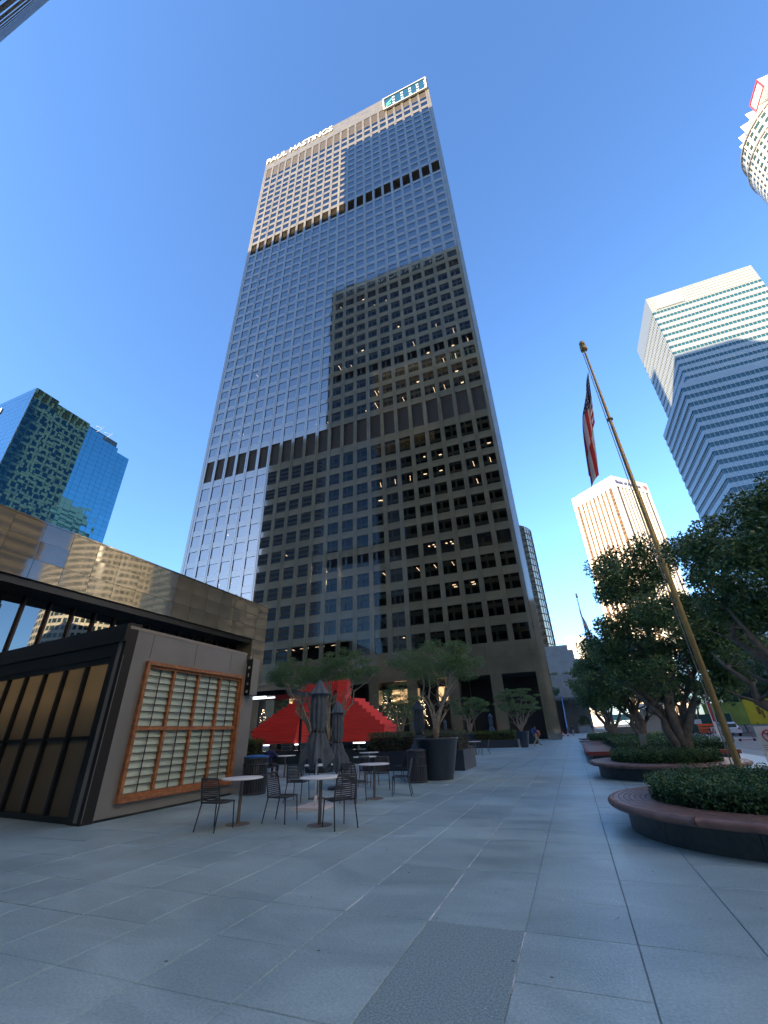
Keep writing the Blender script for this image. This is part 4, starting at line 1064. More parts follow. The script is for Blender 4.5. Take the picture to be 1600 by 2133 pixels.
fairy('fairy light tree just left of the sculpture', -40.8, 62, 2.2, 5.6, 1.4, 34)

# ------------------------------------------------------------------ round bench planters on the right
M['slat'] = mat('weathered_red_timber', (.22, .135, .115), .42, noise=(5, .28)); M['slatgap'] = mat('bench_gap', (.01, .008, .007), .8)
M['basestone'] = mat('dark_green_granite', (.06, .085, .095), .4, noise=(14, .2))
def ring(r0, r1, z0, z1, a0, a1, n, b, round_=False):
    vs = []; 
    if round_:
        prof = [(r0, z0), (r0, z1), (r1-.05, z1), (r1-.015, z1-.02), (r1, z1-.05), (r1-.01, z1-.085), (r1-.05, z0)]
    else: prof = [(r0, z0), (r0, z1), (r1, z1), (r1, z0)]
    m = len(prof)
    for i in range(n+1):
        a = a0 + (a1-a0)*i/n
        vs += [(p*math.cos(a), p*math.sin(a), z) for p, z in prof]
    fs = [(i*m+k, i*m+(k+1) % m, (i+1)*m+(k+1) % m, (i+1)*m+k) for i in range(n) for k in range(m)]
    fs += [tuple(range(m)), tuple(n*m + k for k in reversed(range(m)))]
    b.add(vs, [tuple(reversed(f)) for f in fs], 0, round_)
def bench_planter(label, loc, rb_, ro, ri, zt, nsl=8):
    T = thing('round_planter_bench', label, 'bench planter', loc, 0, 'round timber bench planters')
    for k in range(10):
        b = MB(); ring(.9, rb_, 0, zt-.10, 2*math.pi*k/10+.002, 2*math.pi*(k+1)/10-.002, 10, b); b.obj('stone_block', M['basestone'], T)
    nose = .10; w_ = (ro-nose-ri)/(nsl-1)
    for seg in range(8):
        a0, a1 = 2*math.pi*seg/8+.18, 2*math.pi*(seg+1)/8+.18-.004
        for k in range(nsl-1):
            b = MB(); ring(ri + k*w_ + .005, ri+(k+1)*w_-.005, zt-.05, zt + random.uniform(-.001, .001), a0, a1, 14, b); b.obj('bench_slat', M['slat'], T)
        b = MB(); ring(ro-nose, ro, zt-.11, zt+.002, a0, a1, 16, b, True); b.obj('bench_nosing', M['slat'], T)
    b = MB(); ring(ri-.06, ro-.14, zt-.10, zt-.055, 0, 2*math.pi, 60, b); b.obj('bench_deck', M['slatgap'], T)
    b = MB(); b.lathe([(ri-.02, .25), (ri-.02, zt-.02), (ri-.1, zt-.02), (0.01, zt-.02)], 48); b.obj('soil', M['soil'], T)
    return T
def disc_hedge(label, c, r, zb_, zt, n, size, lm=None, name='round_hedge'):
    T = thing(name, label, 'hedge', (c[0], c[1], 0))
    pts = []
    for _ in range(900):
        a = random.random()*6.283; q = r*math.sqrt(random.random()); pts.append((q*math.cos(a), q*math.sin(a), zt - .06 + random.gauss(0, .035) - .10*(q/r)**4))
    for _ in range(700):
        a = random.random()*6.283; q = r*random.uniform(.93, 1.02); pts.append((q*math.cos(a), q*math.sin(a), random.uniform(zb_, zt-.1)))
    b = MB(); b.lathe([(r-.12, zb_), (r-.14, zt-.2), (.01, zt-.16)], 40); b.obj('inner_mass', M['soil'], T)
    link('foliage', leaf_mesh('foliage', pts, [random.uniform(.07, .15) for _ in pts], n, size, lm or M['hedge'], .9, .5), T)
    return T
bench_planter('nearest round timber bench planter at the right edge', (2.49, 9.67, 0), 1.92, 2.2, 1.5, .43)
disc_hedge('dark green hedge filling the nearest round bench planter', (2.49, 9.67), 1.42, .42, .80, 34000, .045)
bench_planter('second round timber bench planter, behind the flagpole foot', (2.6, 18.6, 0), 2.08, 2.36, 1.6, .45)
disc_hedge('dark green hedge in the second bench planter around the forked trunk', (2.6, 18.6), 1.55, .44, .82, 18000, .06)
# square timber platform planter
T = thing('square_planter_bench', 'long rectangular timber bench planter beyond the second round one', 'bench planter')
b = MB(); b.box(.55, 6.4, 25.0, 38.4, 0, .36); b.obj('stone_base', M['basestone'], T)
for k in range(11):
    b = MB(); b.box(.45+k*.102, .545+k*.102, 24.75, 38.7, .38, .45); b.obj('bench_slat', M['slat'], T)
b = MB(); b.box(.30, .445, 24.6, 38.8, .30, .452); b.box(.445, 1.56, 24.6, 24.74, .30, .452); b.box(1.56, 6.4, 24.6, 25.0, .30, .45); b.obj('bench_nosing', mat('red_timber_edge', (.26, .055, .04), .5), T)
b = MB(); b.box(.47, 1.6, 24.76, 38.68, .30, .375); b.obj('bench_deck', M['slatgap'], T)
box_hedge('dark hedge block in the rectangular bench planter', 1.75, 6.3, 25.3, 38.0, .4, .92, M['hedge'], 26000, .08)
for lab, y in (('small round timber bench planter just past the rectangular one', 42.4), ('farthest small round timber bench planter', 50.0)):
    bench_planter(lab, (2.35, y, 0), 1.9, 2.2, 1.5, .45, 5)
disc_hedge('low dark hedge in the small bench planter past the rectangular one', (2.5, 42.4), 1.45, .44, .85, 6000, .09)
disc_hedge('low dark hedge in the farthest bench planter', (2.5, 50.0), 1.45, .44, .85, 5000, .1)
T = thing('round_planter_bench', 'small round timber bench beside the lone table', 'bench planter', (-8.35, 36.4, 0), 0, 'round timber bench planters')
b = MB(); b.lathe([(.75, 0), (.8, .32)], 24); b.obj('stone_base', M['basestone'], T)
b = MB(); b.lathe([(.2, .45), (1.05, .45), (1.13, .40), (1.05, .33), (.2, .33)], 30); b.obj('bench_top', M['slat'], T)

# shade trees of the row
def big_tree(label, base, c, rad, ncl, nleaf, ls, r0, tops, cr=(.35, .65)):
    T = thing('shade_tree', label, 'tree', base, 0, 'dark shade trees along the bench planters')
    cc = tuple(c[i]-base[i] for i in range(3))
    pts = crown_points(cc, rad, ncl, .45)
    limbs((0, 0, 0), tops, r0, M['dbark'], T, .3, n=9, sides=10)
    link('crown', leaf_mesh('crown', pts, [random.uniform(*cr) for _ in pts], nleaf, ls, M['dkleaf'], .8, .5), T)
    return T
big_tree('dark shade tree with long low limbs leaning in from the right edge', (3.75, 9.9, .4), (4.75, 9.9, 4.35), (1.95, 1.9, 1.45), 85, 44000, .085, .13,
         [(-1.05, 0, 2.3), (-.6, .5, 3.4), (.3, -.4, 4.2), (1.2, .3, 4.0), (-.7, -.5, 3.0), (1.6, -.2, 3.2)], (.28, .52))
big_tree('dark shade tree with a forked grey trunk in the second bench planter', (3.2, 18.1, .4), (4.0, 18.1, 5.0), (2.75, 2.3, 3.0), 150, 66000, .11, .17,
         [(-1.5, 0, 3.6), (-.7, .6, 5.2), (.6, -.4, 6.2), (1.9, .3, 4.2), (.2, .4, 4.4), (1.2, -.5, 3.4), (-1.2, -.5, 2.6)], (.38, .7))
big_tree('dark shade tree rising from the rectangular bench planter', (3.7, 32, .4), (3.6, 32, 4.7), (2.7, 2.5, 2.2), 100, 34000, .14, .17,
         [(-1.5, 0, 3.0), (-.7, .6, 4.6), (.6, -.4, 5.0), (1.9, .3, 3.8), (.2, .4, 4.4)], (.4, .75))
big_tree('dark shade tree at the fourth planter down the row', (3.0, 44, .3), (2.9, 44, 4.8), (2.7, 2.5, 2.3), 90, 20000, .18, .16,
         [(-1.5, 0, 3.2), (-.7, .6, 4.6), (.6, -.4, 5.0), (1.9, .3, 3.8)], (.45, .8))
big_tree('dark shade tree farthest along the row by the walk', (3.6, 60, .2), (3.6, 60, 5.6), (2.5, 2.5, 3.2), 90, 16000, .22, .16,
         [(-1.5, 0, 4), (-.7, .6, 5.6), (.6, -.4, 6.4), (1.5, .3, 4.8)], (.5, .9))
M['midleaf'] = leaf_mat('street_leaf', (.03, .06, .02), (.10, .15, .05), .3, .5)
for i, (lab, x, y, h, r) in enumerate((('street tree across the road behind the mural wall', 33, 96, 7.5, 4.2), ('street tree across the road left of the lamp column', 22, 104, 7, 4), ('street tree behind the white van', 17.5, 112, 8, 4.2), ('street tree at the far corner by the people', 13.5, 125, 9, 4.5), ('street tree at the right edge across the road', 36, 84, 8, 4.5), ('street tree far down the opposite pavement', 26, 140, 9, 5))):
    plant_tree(lab, (x, y, 0), (x, y, h), (r, r, r*.75), 50, 6500, .34, M['midleaf'], M['dbark'], .16, 5, (.7, 1.3), 'street_tree', 'street trees across the road')
for lab, x, y, z, r in (('yellow green shrubs on the bridge planter', 1.6, 146, 15.2, 1.5), ('small green shrub at the left of the bridge', -2.4, 143, 15.0, 1.1), ('dark shrub beside the top of the escalator', -2.6, 122, 9.3, 1.3)):
    T = thing('terrace_shrub', lab, 'shrub', (x, y, z-1.0), 0, 'shrubs on the terraces')
    p_ = crown_points((0, 0, 1.0), (r, .9, .9), 22, .2); link('foliage', leaf_mesh('foliage', p_, [.5]*22, 2600, .16, M['ygleaf'] if z > 10 else M['hedge'], .9, .5), T)
    b = MB(); b.tube([(0, 0, 0), (0, 0, 1)], .06, 6); b.obj('stem', M['dbark'], T)
T = thing('terrace_planter', 'concrete planter carrying the shrubs above the bridge', 'planter')
b = MB(); b.box(-5, 4.6, 141, 149.5, 12.6, 14.1); b.obj('wall', M['concrete'], T)
T = thing('terrace_shrub', 'pale shrub in the concrete planter beside the escalator', 'shrub', (2.6, 119.8, 1.2), 0, 'shrubs on the terraces')
p_ = crown_points((0, 0, 1.3), (1.4, .9, 1.2), 22, .2); link('foliage', leaf_mesh('foliage', p_, [.5]*22, 2600, .16, M['greyhedge'], .9, .5), T)
b = MB(); b.tube([(0, 0, 0), (0, 0, 1)], .06, 6); b.obj('stem', M['dbark'], T)
# ------------------------------------------------------------------ flagpoles
M['gold'] = mat('bronze_pole', (.48, .35, .15), .38, metal=.5, noise=(6, .12))
M['palepole'] = mat('grey_pole', (.45, .42, .38), .4, metal=.3)
def flagpole(label, loc, h, m_, r=.115):
    T = thing('flagpole', label, 'flagpole', loc)
    b = MB(); b.lathe([(r, 0), (r, .5), (r*.97, h*.3), (r*.85, h*.6), (r*.45, h-.6), (r*.42, h-.42)], 20); b.obj('pole', m_, T)
    b = MB(); b.lathe([(.03, h-.50), (.12, h-.47), (.12, h-.25), (.03, h-.23), (.03, h-.18)], 16); b.obj('truck', m_, T)
    b = MB(); b.lathe([(.001, h-.21), (.08, h-.18), (.108, h-.10), (.08, h-.02), (.001, h+.01)], 18); b.obj('finial_ball', m_, T)
    b = MB(); b.tube([(-r-.055, -.02, .5), (-r-.05, -.02, h*.45), (-.08, -.02, h-.3)], .014, 6); b.obj('halyard', M['palepole'], T)
    b = MB(); b.lathe([(r+.001, .0), (r+.09, 0), (r+.09, .03), (r+.001, .06)], 20); b.lathe([(r*.93, h*.735), (r*.93+.03, h*.735), (r*.93+.03, h*.735+.05), (r*.93, h*.735+.05)], 16); b.obj('collar', m_, T)
    return T
flagpole('tall bronze flagpole standing between the two round bench planters', (3.34, 13.45, 0), 14.85, M['gold'], .074)
flagpole('thinner grey flagpole far down the planter row', (3.25, 50, .3), 14.3, M['palepole'], .09)
def flag_mat(kind):
    m = bpy.data.materials.new('flag_cloth_' + kind); m.use_nodes = True; n = m.node_tree.nodes; l = m.node_tree.links; b = n['Principled BSDF']; b.inputs['Roughness'].default_value = .8
    uv = n.new('ShaderNodeUVMap'); sx = n.new('ShaderNodeSeparateXYZ'); l.new(uv.outputs[0], sx.inputs[0])
    def mth(op, a, bb=None):
        q = n.new('ShaderNodeMath'); q.operation = op
        for i, v in enumerate((a, bb)):
            if v is None: continue
            if isinstance(v, (int, float)): q.inputs[i].default_value = v
            else: l.new(v, q.inputs[i])
        return q.outputs[0]
    def mix(f, a, bb):
        q = n.new('ShaderNodeMix'); q.data_type = 'RGBA'; l.new(f, q.inputs['Factor'])
        for s_, v in ((6, a), (7, bb)):
            if isinstance(v, tuple): q.inputs[s_].default_value = (*v, 1)
            else: l.new(v, q.inputs[s_])
        return q.outputs[2]
    U, V = sx.outputs[0], sx.outputs[1]
    if kind == 'stars_and_stripes':
        st = mth('GREATER_THAN', mth('MODULO', mth('FLOOR', mth('MULTIPLY', V, 13.0)), 2.0), .5)
        c = mix(st, (.62, .04, .06), (.85, .82, .80))
        can = mth('MULTIPLY', mth('LESS_THAN', U, .4), mth('GREATER_THAN', V, 6/13))
        du = mth('ABSOLUTE', mth('SUBTRACT', mth('FRACT', mth('MULTIPLY', U, 15.0)), .5)); dv = mth('ABSOLUTE', mth('SUBTRACT', mth('FRACT', mth('MULTIPLY', V, 16.0)), .5))
        star = mth('LESS_THAN', mth('ADD', du, dv), .28)
        c = mix(can, c, mix(star, (.015, .02, .09), (.6, .6, .62)))
    else:
        c = mix(mth('LESS_THAN', V, .18), (.62, .60, .60), (.5, .03, .05))
    l.new(c, b.inputs['Base Color'])
    t = n.new('ShaderNodeBsdfTranslucent'); l.new(c, t.inputs[0]); mx = n.new('ShaderNodeMixShader'); mx.inputs[0].default_value = .35
    l.new(b.outputs[0], mx.inputs[1]); l.new(t.outputs[0], mx.inputs[2]); l.new(mx.outputs[0], n['Material Output'].inputs[0]); return m
def flag(label, x0, y0, ztop, hoist, fly, m_, width=.75, lean=.19):
    nu, nv = 60, 34; vs = []; uvs = []
    for i in range(nu+1):
        u = i/nu
        for j in range(nv+1):
            v = j/nv
            # cloth falls from the hoist; rows bunch into vertical folds
            drop = fly*(u - .06*u*u)
            spread = width*(1-math.exp(-3.2*u))*(1-.35*u)
            fan = (1-u)**1.4
            zt = ztop - hoist*(1-v)*(fan + .42*(1-fan)) - drop*.93
            if u > .0: zt -= .10*math.sin(v*9+2)*u
            ph = v*11.0 + u*1.6
            x = x0 - .08 - max(0, ztop-zt)*lean - spread*(.30 + .12*v + .22*math.sin(ph)*min(1, u*3))
            y = y0 - .05 + .22*math.cos(ph)*min(1, u*3) + .08*math.sin(u*7)
            vs.append((x, y, zt)); uvs.append((u, v))
    fs = [(i*(nv+1)+j, (i+1)*(nv+1)+j, (i+1)*(nv+1)+j+1, i*(nv+1)+j+1) for i in range(nu) for j in range(nv)]
    me = bpy.data.meshes.new('flag'); me.from_pydata(vs, [], fs); me.materials.append(m_)
    ul = me.uv_layers.new(name='UVMap')
    for p in me.polygons:
        p.use_smooth = True
        for li in p.loop_indices: ul.data[li].uv = uvs[me.loops[li].vertex_index]
    return tag(link('flag', me), label, 'flag')
flag('limp red white and blue striped flag hanging from the bronze flagpole', 3.27, 13.4, 13.2, 2.3, 4.3, flag_mat('stars_and_stripes'), 1.05, .15)
flag('limp white flag with a red band on the far grey flagpole', 3.2, 50, 12.9, 2.2, 3.3, flag_mat('white_and_red'), -.9, -.06)

# ------------------------------------------------------------------ people
M['skin'] = mat('skin', (.42, .24, .16), .6); M['hair'] = mat('dark_hair', (.02, .015, .012), .7)
def person(label, loc, rotz, pose, shirt, trousers, shoes=(.02, .02, .02), hair=None, extra=None, skin=None, h=1.75):
    """pose: dict joint -> (x, y, z) in metres for a 1.75 m figure facing +y; one skinned surface"""
    J = dict(pelvis=(0, 0, .95), chest=(0, 0, 1.30), neck=(0, 0, 1.48), head=(0, .01, 1.56), crown=(0, 0, 1.72),
        shL=(-.17, 0, 1.42), elL=(-.24, -.02, 1.14), wrL=(-.25, .05, .90), haL=(-.25, .08, .80), shR=(.17, 0, 1.42), elR=(.24, -.02, 1.14), wrR=(.25, .05, .90), haR=(.25, .08, .80),
        hipL=(-.09, 0, .90), knL=(-.10, .03, .50), anL=(-.10, -.02, .09), toL=(-.11, .16, .035), hipR=(.09, 0, .90), knR=(.10, .03, .50), anR=(.10, -.02, .09), toR=(.11, .16, .035))
    J.update(pose)
    Rd = dict(pelvis=.145, chest=.15, neck=.058, head=.085, crown=.075, shL=.07, elL=.046, wrL=.032, haL=.036, shR=.07, elR=.046, wrR=.032, haR=.036,
        hipL=.10, knL=.064, anL=.045, toL=.038, hipR=.10, knR=.064, anR=.045, toR=.038)
    E = [('pelvis','chest'),('chest','neck'),('neck','head'),('head','crown'),('chest','shL'),('shL','elL'),('elL','wrL'),('wrL','haL'),('chest','shR'),('shR','elR'),('elR','wrR'),('wrR','haR'),
         ('pelvis','hipL'),('hipL','knL'),('knL','anL'),('anL','toL'),('pelvis','hipR'),('hipR','knR'),('knR','anR'),('anR','toR')]
    names = list(J); ix = {k: i for i, k in enumerate(names)}
    me = bpy.data.meshes.new('tmp'); me.from_pydata([J[k] for k in names], [(ix[a], ix[c]) for a, c in E], []); 
    o = bpy.data.objects.new('tmp', me); C.objects.link(o)
    md = o.modifiers.new('s', 'SKIN'); md.use_smooth_shade = True
    for i, k in enumerate(names):
        sv = me.skin_vertices[0].data[i]; sv.radius = (Rd[k], Rd[k]*(.72 if k in ('pelvis', 'chest') else 1)); sv.use_root = (k == 'pelvis')
    sb = o.modifiers.new('b', 'SUBSURF'); sb.levels = 1
    bpy.context.view_layer.update()
    out = bpy.data.meshes.new_from_object(o.evaluated_get(bpy.context.evaluated_depsgraph_get()))
    bpy.data.objects.remove(o); out.name = 'person'
    mats = [skin or M['skin'], mat('shirt', shirt, .8), mat('trousers', trousers, .8), mat('shoes', shoes, .6), hair or M['hair']]
    out.materials.clear()
    for m_ in mats: out.materials.append(m_)
    zone = {('pelvis','chest'):1,('chest','neck'):1,('neck','head'):0,('head','crown'):0,('chest','shL'):1,('shL','elL'):1,('elL','wrL'):1,('wrL','haL'):0,('chest','shR'):1,('shR','elR'):1,('elR','wrR'):1,('wrR','haR'):0,
        ('pelvis','hipL'):2,('hipL','knL'):2,('knL','anL'):2,('anL','toL'):3,('pelvis','hipR'):2,('hipR','knR'):2,('knR','anR'):2,('anR','toR'):3}
    segs = [(Vector(J[a]), Vector(J[c]), zone[(a, c)]) for a, c in E]
    hd = Vector(J['head']); cr_ = Vector(J['crown'])
    for p in out.polygons:
        c = p.center; best = None
        for a, d, zn in segs:
            ab = d-a; t = max(0, min(1, (c-a).dot(ab)/ab.length_squared)); dist = (c-(a+ab*t)).length
            if best is None or dist < best[0]: best = (dist, zn)
        p.material_index = best[1]; p.use_smooth = True
        if best[1] == 0 and (c-hd).length < .25:
            if c.z > hd.z + .06 or (c.y < hd.y - .015 and c.z > hd.z - .05): p.material_index = 4
    out.transform(Matrix.Scale(h/1.75, 4))
    ob = link('person', out, None, loc, (0, 0, rotz)); tag(ob, label, 'person')
    # nose and ears as one small child
    b = MB(); y_ = hd.y + .088; b.add([(-.014, y_-.01, hd.z-.01), (.014, y_-.01, hd.z-.01), (0, y_+.025, hd.z-.005), (0, y_-.008, hd.z+.04)], [(0,1,2),(1,3,2),(3,0,2)])
    for s_ in (-1, 1): b.box(hd.x+s_*.084-.008, hd.x+s_*.084+.008, hd.y-.02, hd.y+.015, hd.z-.02, hd.z+.035)
    b.obj('nose_and_ears', mats[0], ob)
    for k, w_ in (('haL', 'wrL'), ('haR', 'wrR')):
        a = Vector(J[k]); d = (a-Vector(J[w_])).normalized(); side = Vector((0, 1, 0)) if abs(d.y) < .8 else Vector((1, 0, 0)); f = MB()
        for q in range(4):
            off = side*(-.024+.016*q); L_ = (.055, .065, .06, .045)[q]
            f.tube([a+off-d*.02, a+off+d*L_*.6, a+off+d*L_+Vector((0, .008, 0))], [.0095, .009, .006], 5)
        f.tube([a-side*.03-d*.03, a-side*.05+d*.01, a-side*.045+d*.035], [.011, .010, .007], 5); f.obj('fingers', mats[0], ob)
    return ob
walkA = dict(knL=(-.10, .20, .52), anL=(-.10, .30, .12), toL=(-.11, .47, .09), knR=(.10, -.05, .50), anR=(.10, -.33, .13), toR=(.11, -.20, .04), elL=(-.24, -.12, 1.15), wrL=(-.24, -.10, .92), haL=(-.24, -.08, .83), elR=(.24, .08, 1.16), wrR=(.22, .26, 1.0), haR=(.21, .33, .94))
p = person('man in a blue jacket carrying an orange bag, walking near the tower corner', (-3.5, 46.4, 0), R_(-70), walkA, (.03, .08, .25), (.38, .31, .20))
b = MB(); b.lathe([(.0, .75), (.16, .80), (.2, 1.0), (.17, 1.25), (.0, 1.3)], 12, (-.02, .26, 0)); b.obj('orange_bag', mat('orange_bag', (.45, .10, .05), .6), p)
b = MB(); b.box(-.15, .15, -.32, -.13, 1.0, 1.45); b.obj('backpack', mat('blue_backpack', (.02, .07, .24), .6), p)
sit = dict(pelvis=(0, -.02, .52), chest=(0, 0, .88), neck=(0, .05, 1.06), head=(0, .09, 1.13), crown=(0, .09, 1.28), shL=(-.18, .02, 1.0), shR=(.18, .02, 1.0), elL=(-.26, .14, .80), elR=(.26, .14, .80), wrL=(-.14, .38, .84), wrR=(.14, .38, .84), haL=(-.08, .46, .86), haR=(.08, .46, .86),
    hipL=(-.09, .04, .50), hipR=(.09, .04, .50), knL=(-.13, .46, .50), knR=(.13, .46, .50), anL=(-.13, .44, .09), anR=(.13, .44, .09), toL=(-.14, .62, .035), toR=(.14, .62, .035))
person('person in a dark blue shirt seated with their back to us at a cafe table', (-12.2, 17.0, 0), 0, sit, (.015, .025, .11), (.03, .03, .05), skin=mat('dark_skin', (.09, .05, .035), .6))
person('woman in dark top and light trousers walking on the far walk', (-.28, 83.6, 0), R_(170), walkA, (.05, .05, .06), (.30, .31, .33))
p = person('person in a white shirt with a dark backpack walking away by the trees', (3.4, 104, 0), 0, walkA, (.65, .6, .65), (.25, .2, .2))
b = MB(); b.box(-.17, .17, -.30, -.12, 1.02, 1.46); b.obj('backpack', mat('navy_backpack', (.015, .015, .07), .6), p)
person('person in dark clothes standing under the far shade tree', (5.1, 74, 0), R_(30), {}, (.02, .02, .025), (.02, .02, .03))
for i, (lab, x, sh) in enumerate((('man in a dark coat, leftmost of the kerbside group', 10.3, (.02, .02, .03)), ('woman in a navy coat, second of the kerbside group', 11.5, (.015, .02, .06)), ('person in an orange vest between the dark coats', 12.2, (.55, .13, .02)), ('man in a black coat, rightmost of the kerbside group', 12.9, (.03, .025, .03)))):
    person(lab, (x, 66 + i*.4, 0), R_(150+i*20), {}, sh, (.03, .03, .04))

# ------------------------------------------------------------------ street things
cone_m = mat('orange_cone', (.75, .10, .02), .5)
CN = thing('traffic_cone', 'orange traffic cone at the foot of the tower, left of the pair', 'traffic cone', (-1.95, 85.6, 0), 0, 'orange traffic cones')
b = MB(); b.lathe([(.16, .03), (.035, .72), (0, .72)], 16); b.obj('cone_body', cone_m, CN)
b = MB(); b.box(-.2, .2, -.2, .2, 0, .03); b.obj('cone_base', cone_m, CN)
b = MB(); b.lathe([(.118, .29), (.088, .45)], 16); b.obj('reflective_band', M['white'], CN)
tree_copy(CN, 'orange traffic cone out on the walk, right of the pair', (-1.2, 85.9, 0), .5, 'orange traffic cones')
# bicycle
def bicycle(label, loc, rz):
    T = thing('bicycle', label, 'bicycle', loc, rz)
    fm = mat('black_bike_frame', (.03, .02, .03), .35)
    for x in (-.52, .52):
        w_ = MB()
        vs = [(x+.33*math.cos(t), 0, .34+.33*math.sin(t)) for t in [2*math.pi*k/28 for k in range(29)]]
        w_.tube(vs, .022, 6, cap=False); o = w_.obj('wheel', M['black'], T)
        s_ = MB()
        for k in range(10): t = math.pi*2*k/10; s_.tube([(x, 0, .34), (x+.31*math.cos(t), 0, .34+.31*math.sin(t))], .003, 4)
        s_.obj('spokes', M['steel'], o)
    b = MB()
    for a, c in (((-.52, .34), (-.18, .80)), ((-.52, .34), (-.08, .30)), ((-.08, .30), (-.18, .82)), ((-.08, .30), (.36, .80)), ((-.18, .76), (.36, .84)), ((.52, .34), (.36, .92))):
        b.tube([(a[0], 0, a[1]), (c[0], 0, c[1])], .02, 6)
    b.obj('frame', fm, T)
    b = MB(); b.tube([(.34, -.25, .98), (.38, 0, .96), (.34, .25, .98)], .015, 6); b.tube([(.36, 0, .9), (.38, 0, .97)], .02, 6); b.obj('handlebar', M['black'], T)
    b = MB(); b.box(-.30, -.08, -.06, .06, .86, .91); b.tube([(-.18, 0, .8), (-.19, 0, .87)], .015, 6); b.obj('saddle', M['black'], T)
    b = MB(); b.tube([(-.08, -.08, .30), (-.08, .08, .30)], .03, 8); b.box(-.12, -.02, -.12, -.08, .14, .17); b.box(-.12, -.02, .08, .12, .42, .45); b.obj('pedals', M['black'], T)
    return T
bicycle('black bicycle parked on the pavement beyond the planters', (10.35, 47.4, 0), R_(8))
T = thing('scooter', 'red kick scooter lying on the pavement behind the flagpole', 'scooter', (12.9, 46.9, 0), R_(5))
b = MB(); b.box(-.45, .4, -.07, .07, .08, .12); b.obj('deck', mat('scooter_red', (.5, .03, .05), .4), T)
for x in (-.5, .5):
    b = MB(); b.tube([(x, -.03, .1), (x, .03, .1)], .1, 14); b.obj('wheel', M['black'], T)
b = MB(); b.tube([(.48, 0, .12), (.42, 0, .5), (.44, 0, 1.0)], .02, 6); b.tube([(.44, -.2, 1.0), (.44, .2, 1.0)], .015, 6); b.obj('handlebar', bpy.data.materials['scooter_red'], T)
# signs
T = thing('sandwich_board', 'white sign board with a red prohibition ring at the right edge', 'sign', (4.62, 15.0, 0), R_(-14))
b = MB(); b.box(-.25, .25, -.015, .015, .78, 1.40); b.obj('board', M['white'], T)
b = MB(); b.tube([(.0+.13*math.cos(t), -.03, 1.18+.13*math.sin(t)) for t in [2*math.pi*k/24 for k in range(25)]], .013, 6, cap=False); b.tube([(-.09, -.03, 1.27), (.09, -.03, 1.09)], .011, 6); b.obj('prohibition_ring', mat('sign_ring_red', (.6, .03, .04), .5), T)
b = MB(); b.box(-.02, .02, -.03, -.018, 1.10, 1.25); b.box(-.05, .07, -.03, -.018, 1.08, 1.10); b.obj('pictogram', M['black'], T)
b = MB()
for k in range(3): b.box(-.2, .2-.06*k, -.022, -.016, .96-k*.05, .975-k*.05)
b.obj('printed_lines', mat('grey_print', (.3, .3, .3), .6), T)
b = MB(); b.tube([(-.22, 0, .8), (-.24, 0, 0)], .02, 6); b.tube([(.22, 0, .8), (.24, 0, 0)], .02, 6); b.obj('legs', M['palepole'], T)
T = thing('marker_sign', 'small narrow white plate leaning in the second hedge', 'sign', (2.25, 20.0, .6), 0)
b = MB(Matrix.Rotation(R_(6), 4, 'Y')); b.box(-.11, .11, -.01, .01, .1, .62); b.obj('plate', M['white'], T)
b = MB(); b.box(-.015, .015, .01, .03, -.3, .2); b.obj('stake', M['black'], T)
T = thing('barricade', 'white folding barricade with red stripes beside the bicycle', 'barricade', (11.3, 48.5, 0), R_(-10))
b = MB(); b.box(-.3, .3, -.02, .02, .15, 1.05); b.obj('panel', M['white'], T)
b = MB()
for k in range(3): b.add([(-.28+.18*k, -.03, .62), (-.18+.18*k, -.03, .62), (-.04+.18*k, -.03, .98), (-.14+.18*k, -.03, .98)], [(0,1,2,3)])
b.obj('red_stripes', bpy.data.materials['sign_ring_red'], T)
b = MB(); b.box(-.28, -.22, -.2, .2, 0, .15); b.box(.22, .28, -.2, .2, 0, .15); b.obj('foot', M['steel'], T)
T = thing('barricade', 'orange slatted barrier beyond the bicycle', 'barricade', (13.0, 58, 0))
for z in (.5, .8, 1.1):
    b = MB(); b.box(-.9, .9, -.03, .03, z, z+.2); b.obj('rail', cone_m, T)
for x in (-.8, .8):
    b = MB(); b.box(x-.03, x+.03, -.25, .25, 0, .05); b.box(x-.02, x+.02, .035, .06, .05, 1.3); b.obj('leg', M['steel'], T)
T = thing('lamp_column', 'thick grey street lamp column behind the bronze flagpole', 'lamp column', (11.7, 46.7, 0))
b = MB(); b.lathe([(.26, 0), (.26, .5), (.22, .6), (.20, 6), (.16, 9)], 16); b.obj('column', mat('column_grey', (.10, .115, .13), .5), T)
b = MB(); b.tube([(0, 0, 8.9), (.8, 0, 9.4), (1.8, 0, 9.5)], .06, 8); b.obj('arm', bpy.data.materials['column_grey'], T)
b = MB(); b.box(1.5, 2.2, -.15, .15, 9.38, 9.5); b.obj('lamp_head', M['gmetal'], T)
T = thing('banner_post', 'narrow white banner post with a red band beside the lamp column', 'banner', (11.0, 46.4, 0))
b = MB(); b.box(-.16, .16, -.05, .05, 0, 3.6); b.obj('panel', M['white'], T)
b = MB(); b.box(-.1, .1, -.06, -.052, 1.5, 3.0); b.obj('red_band', bpy.data.materials['sign_ring_red'], T)
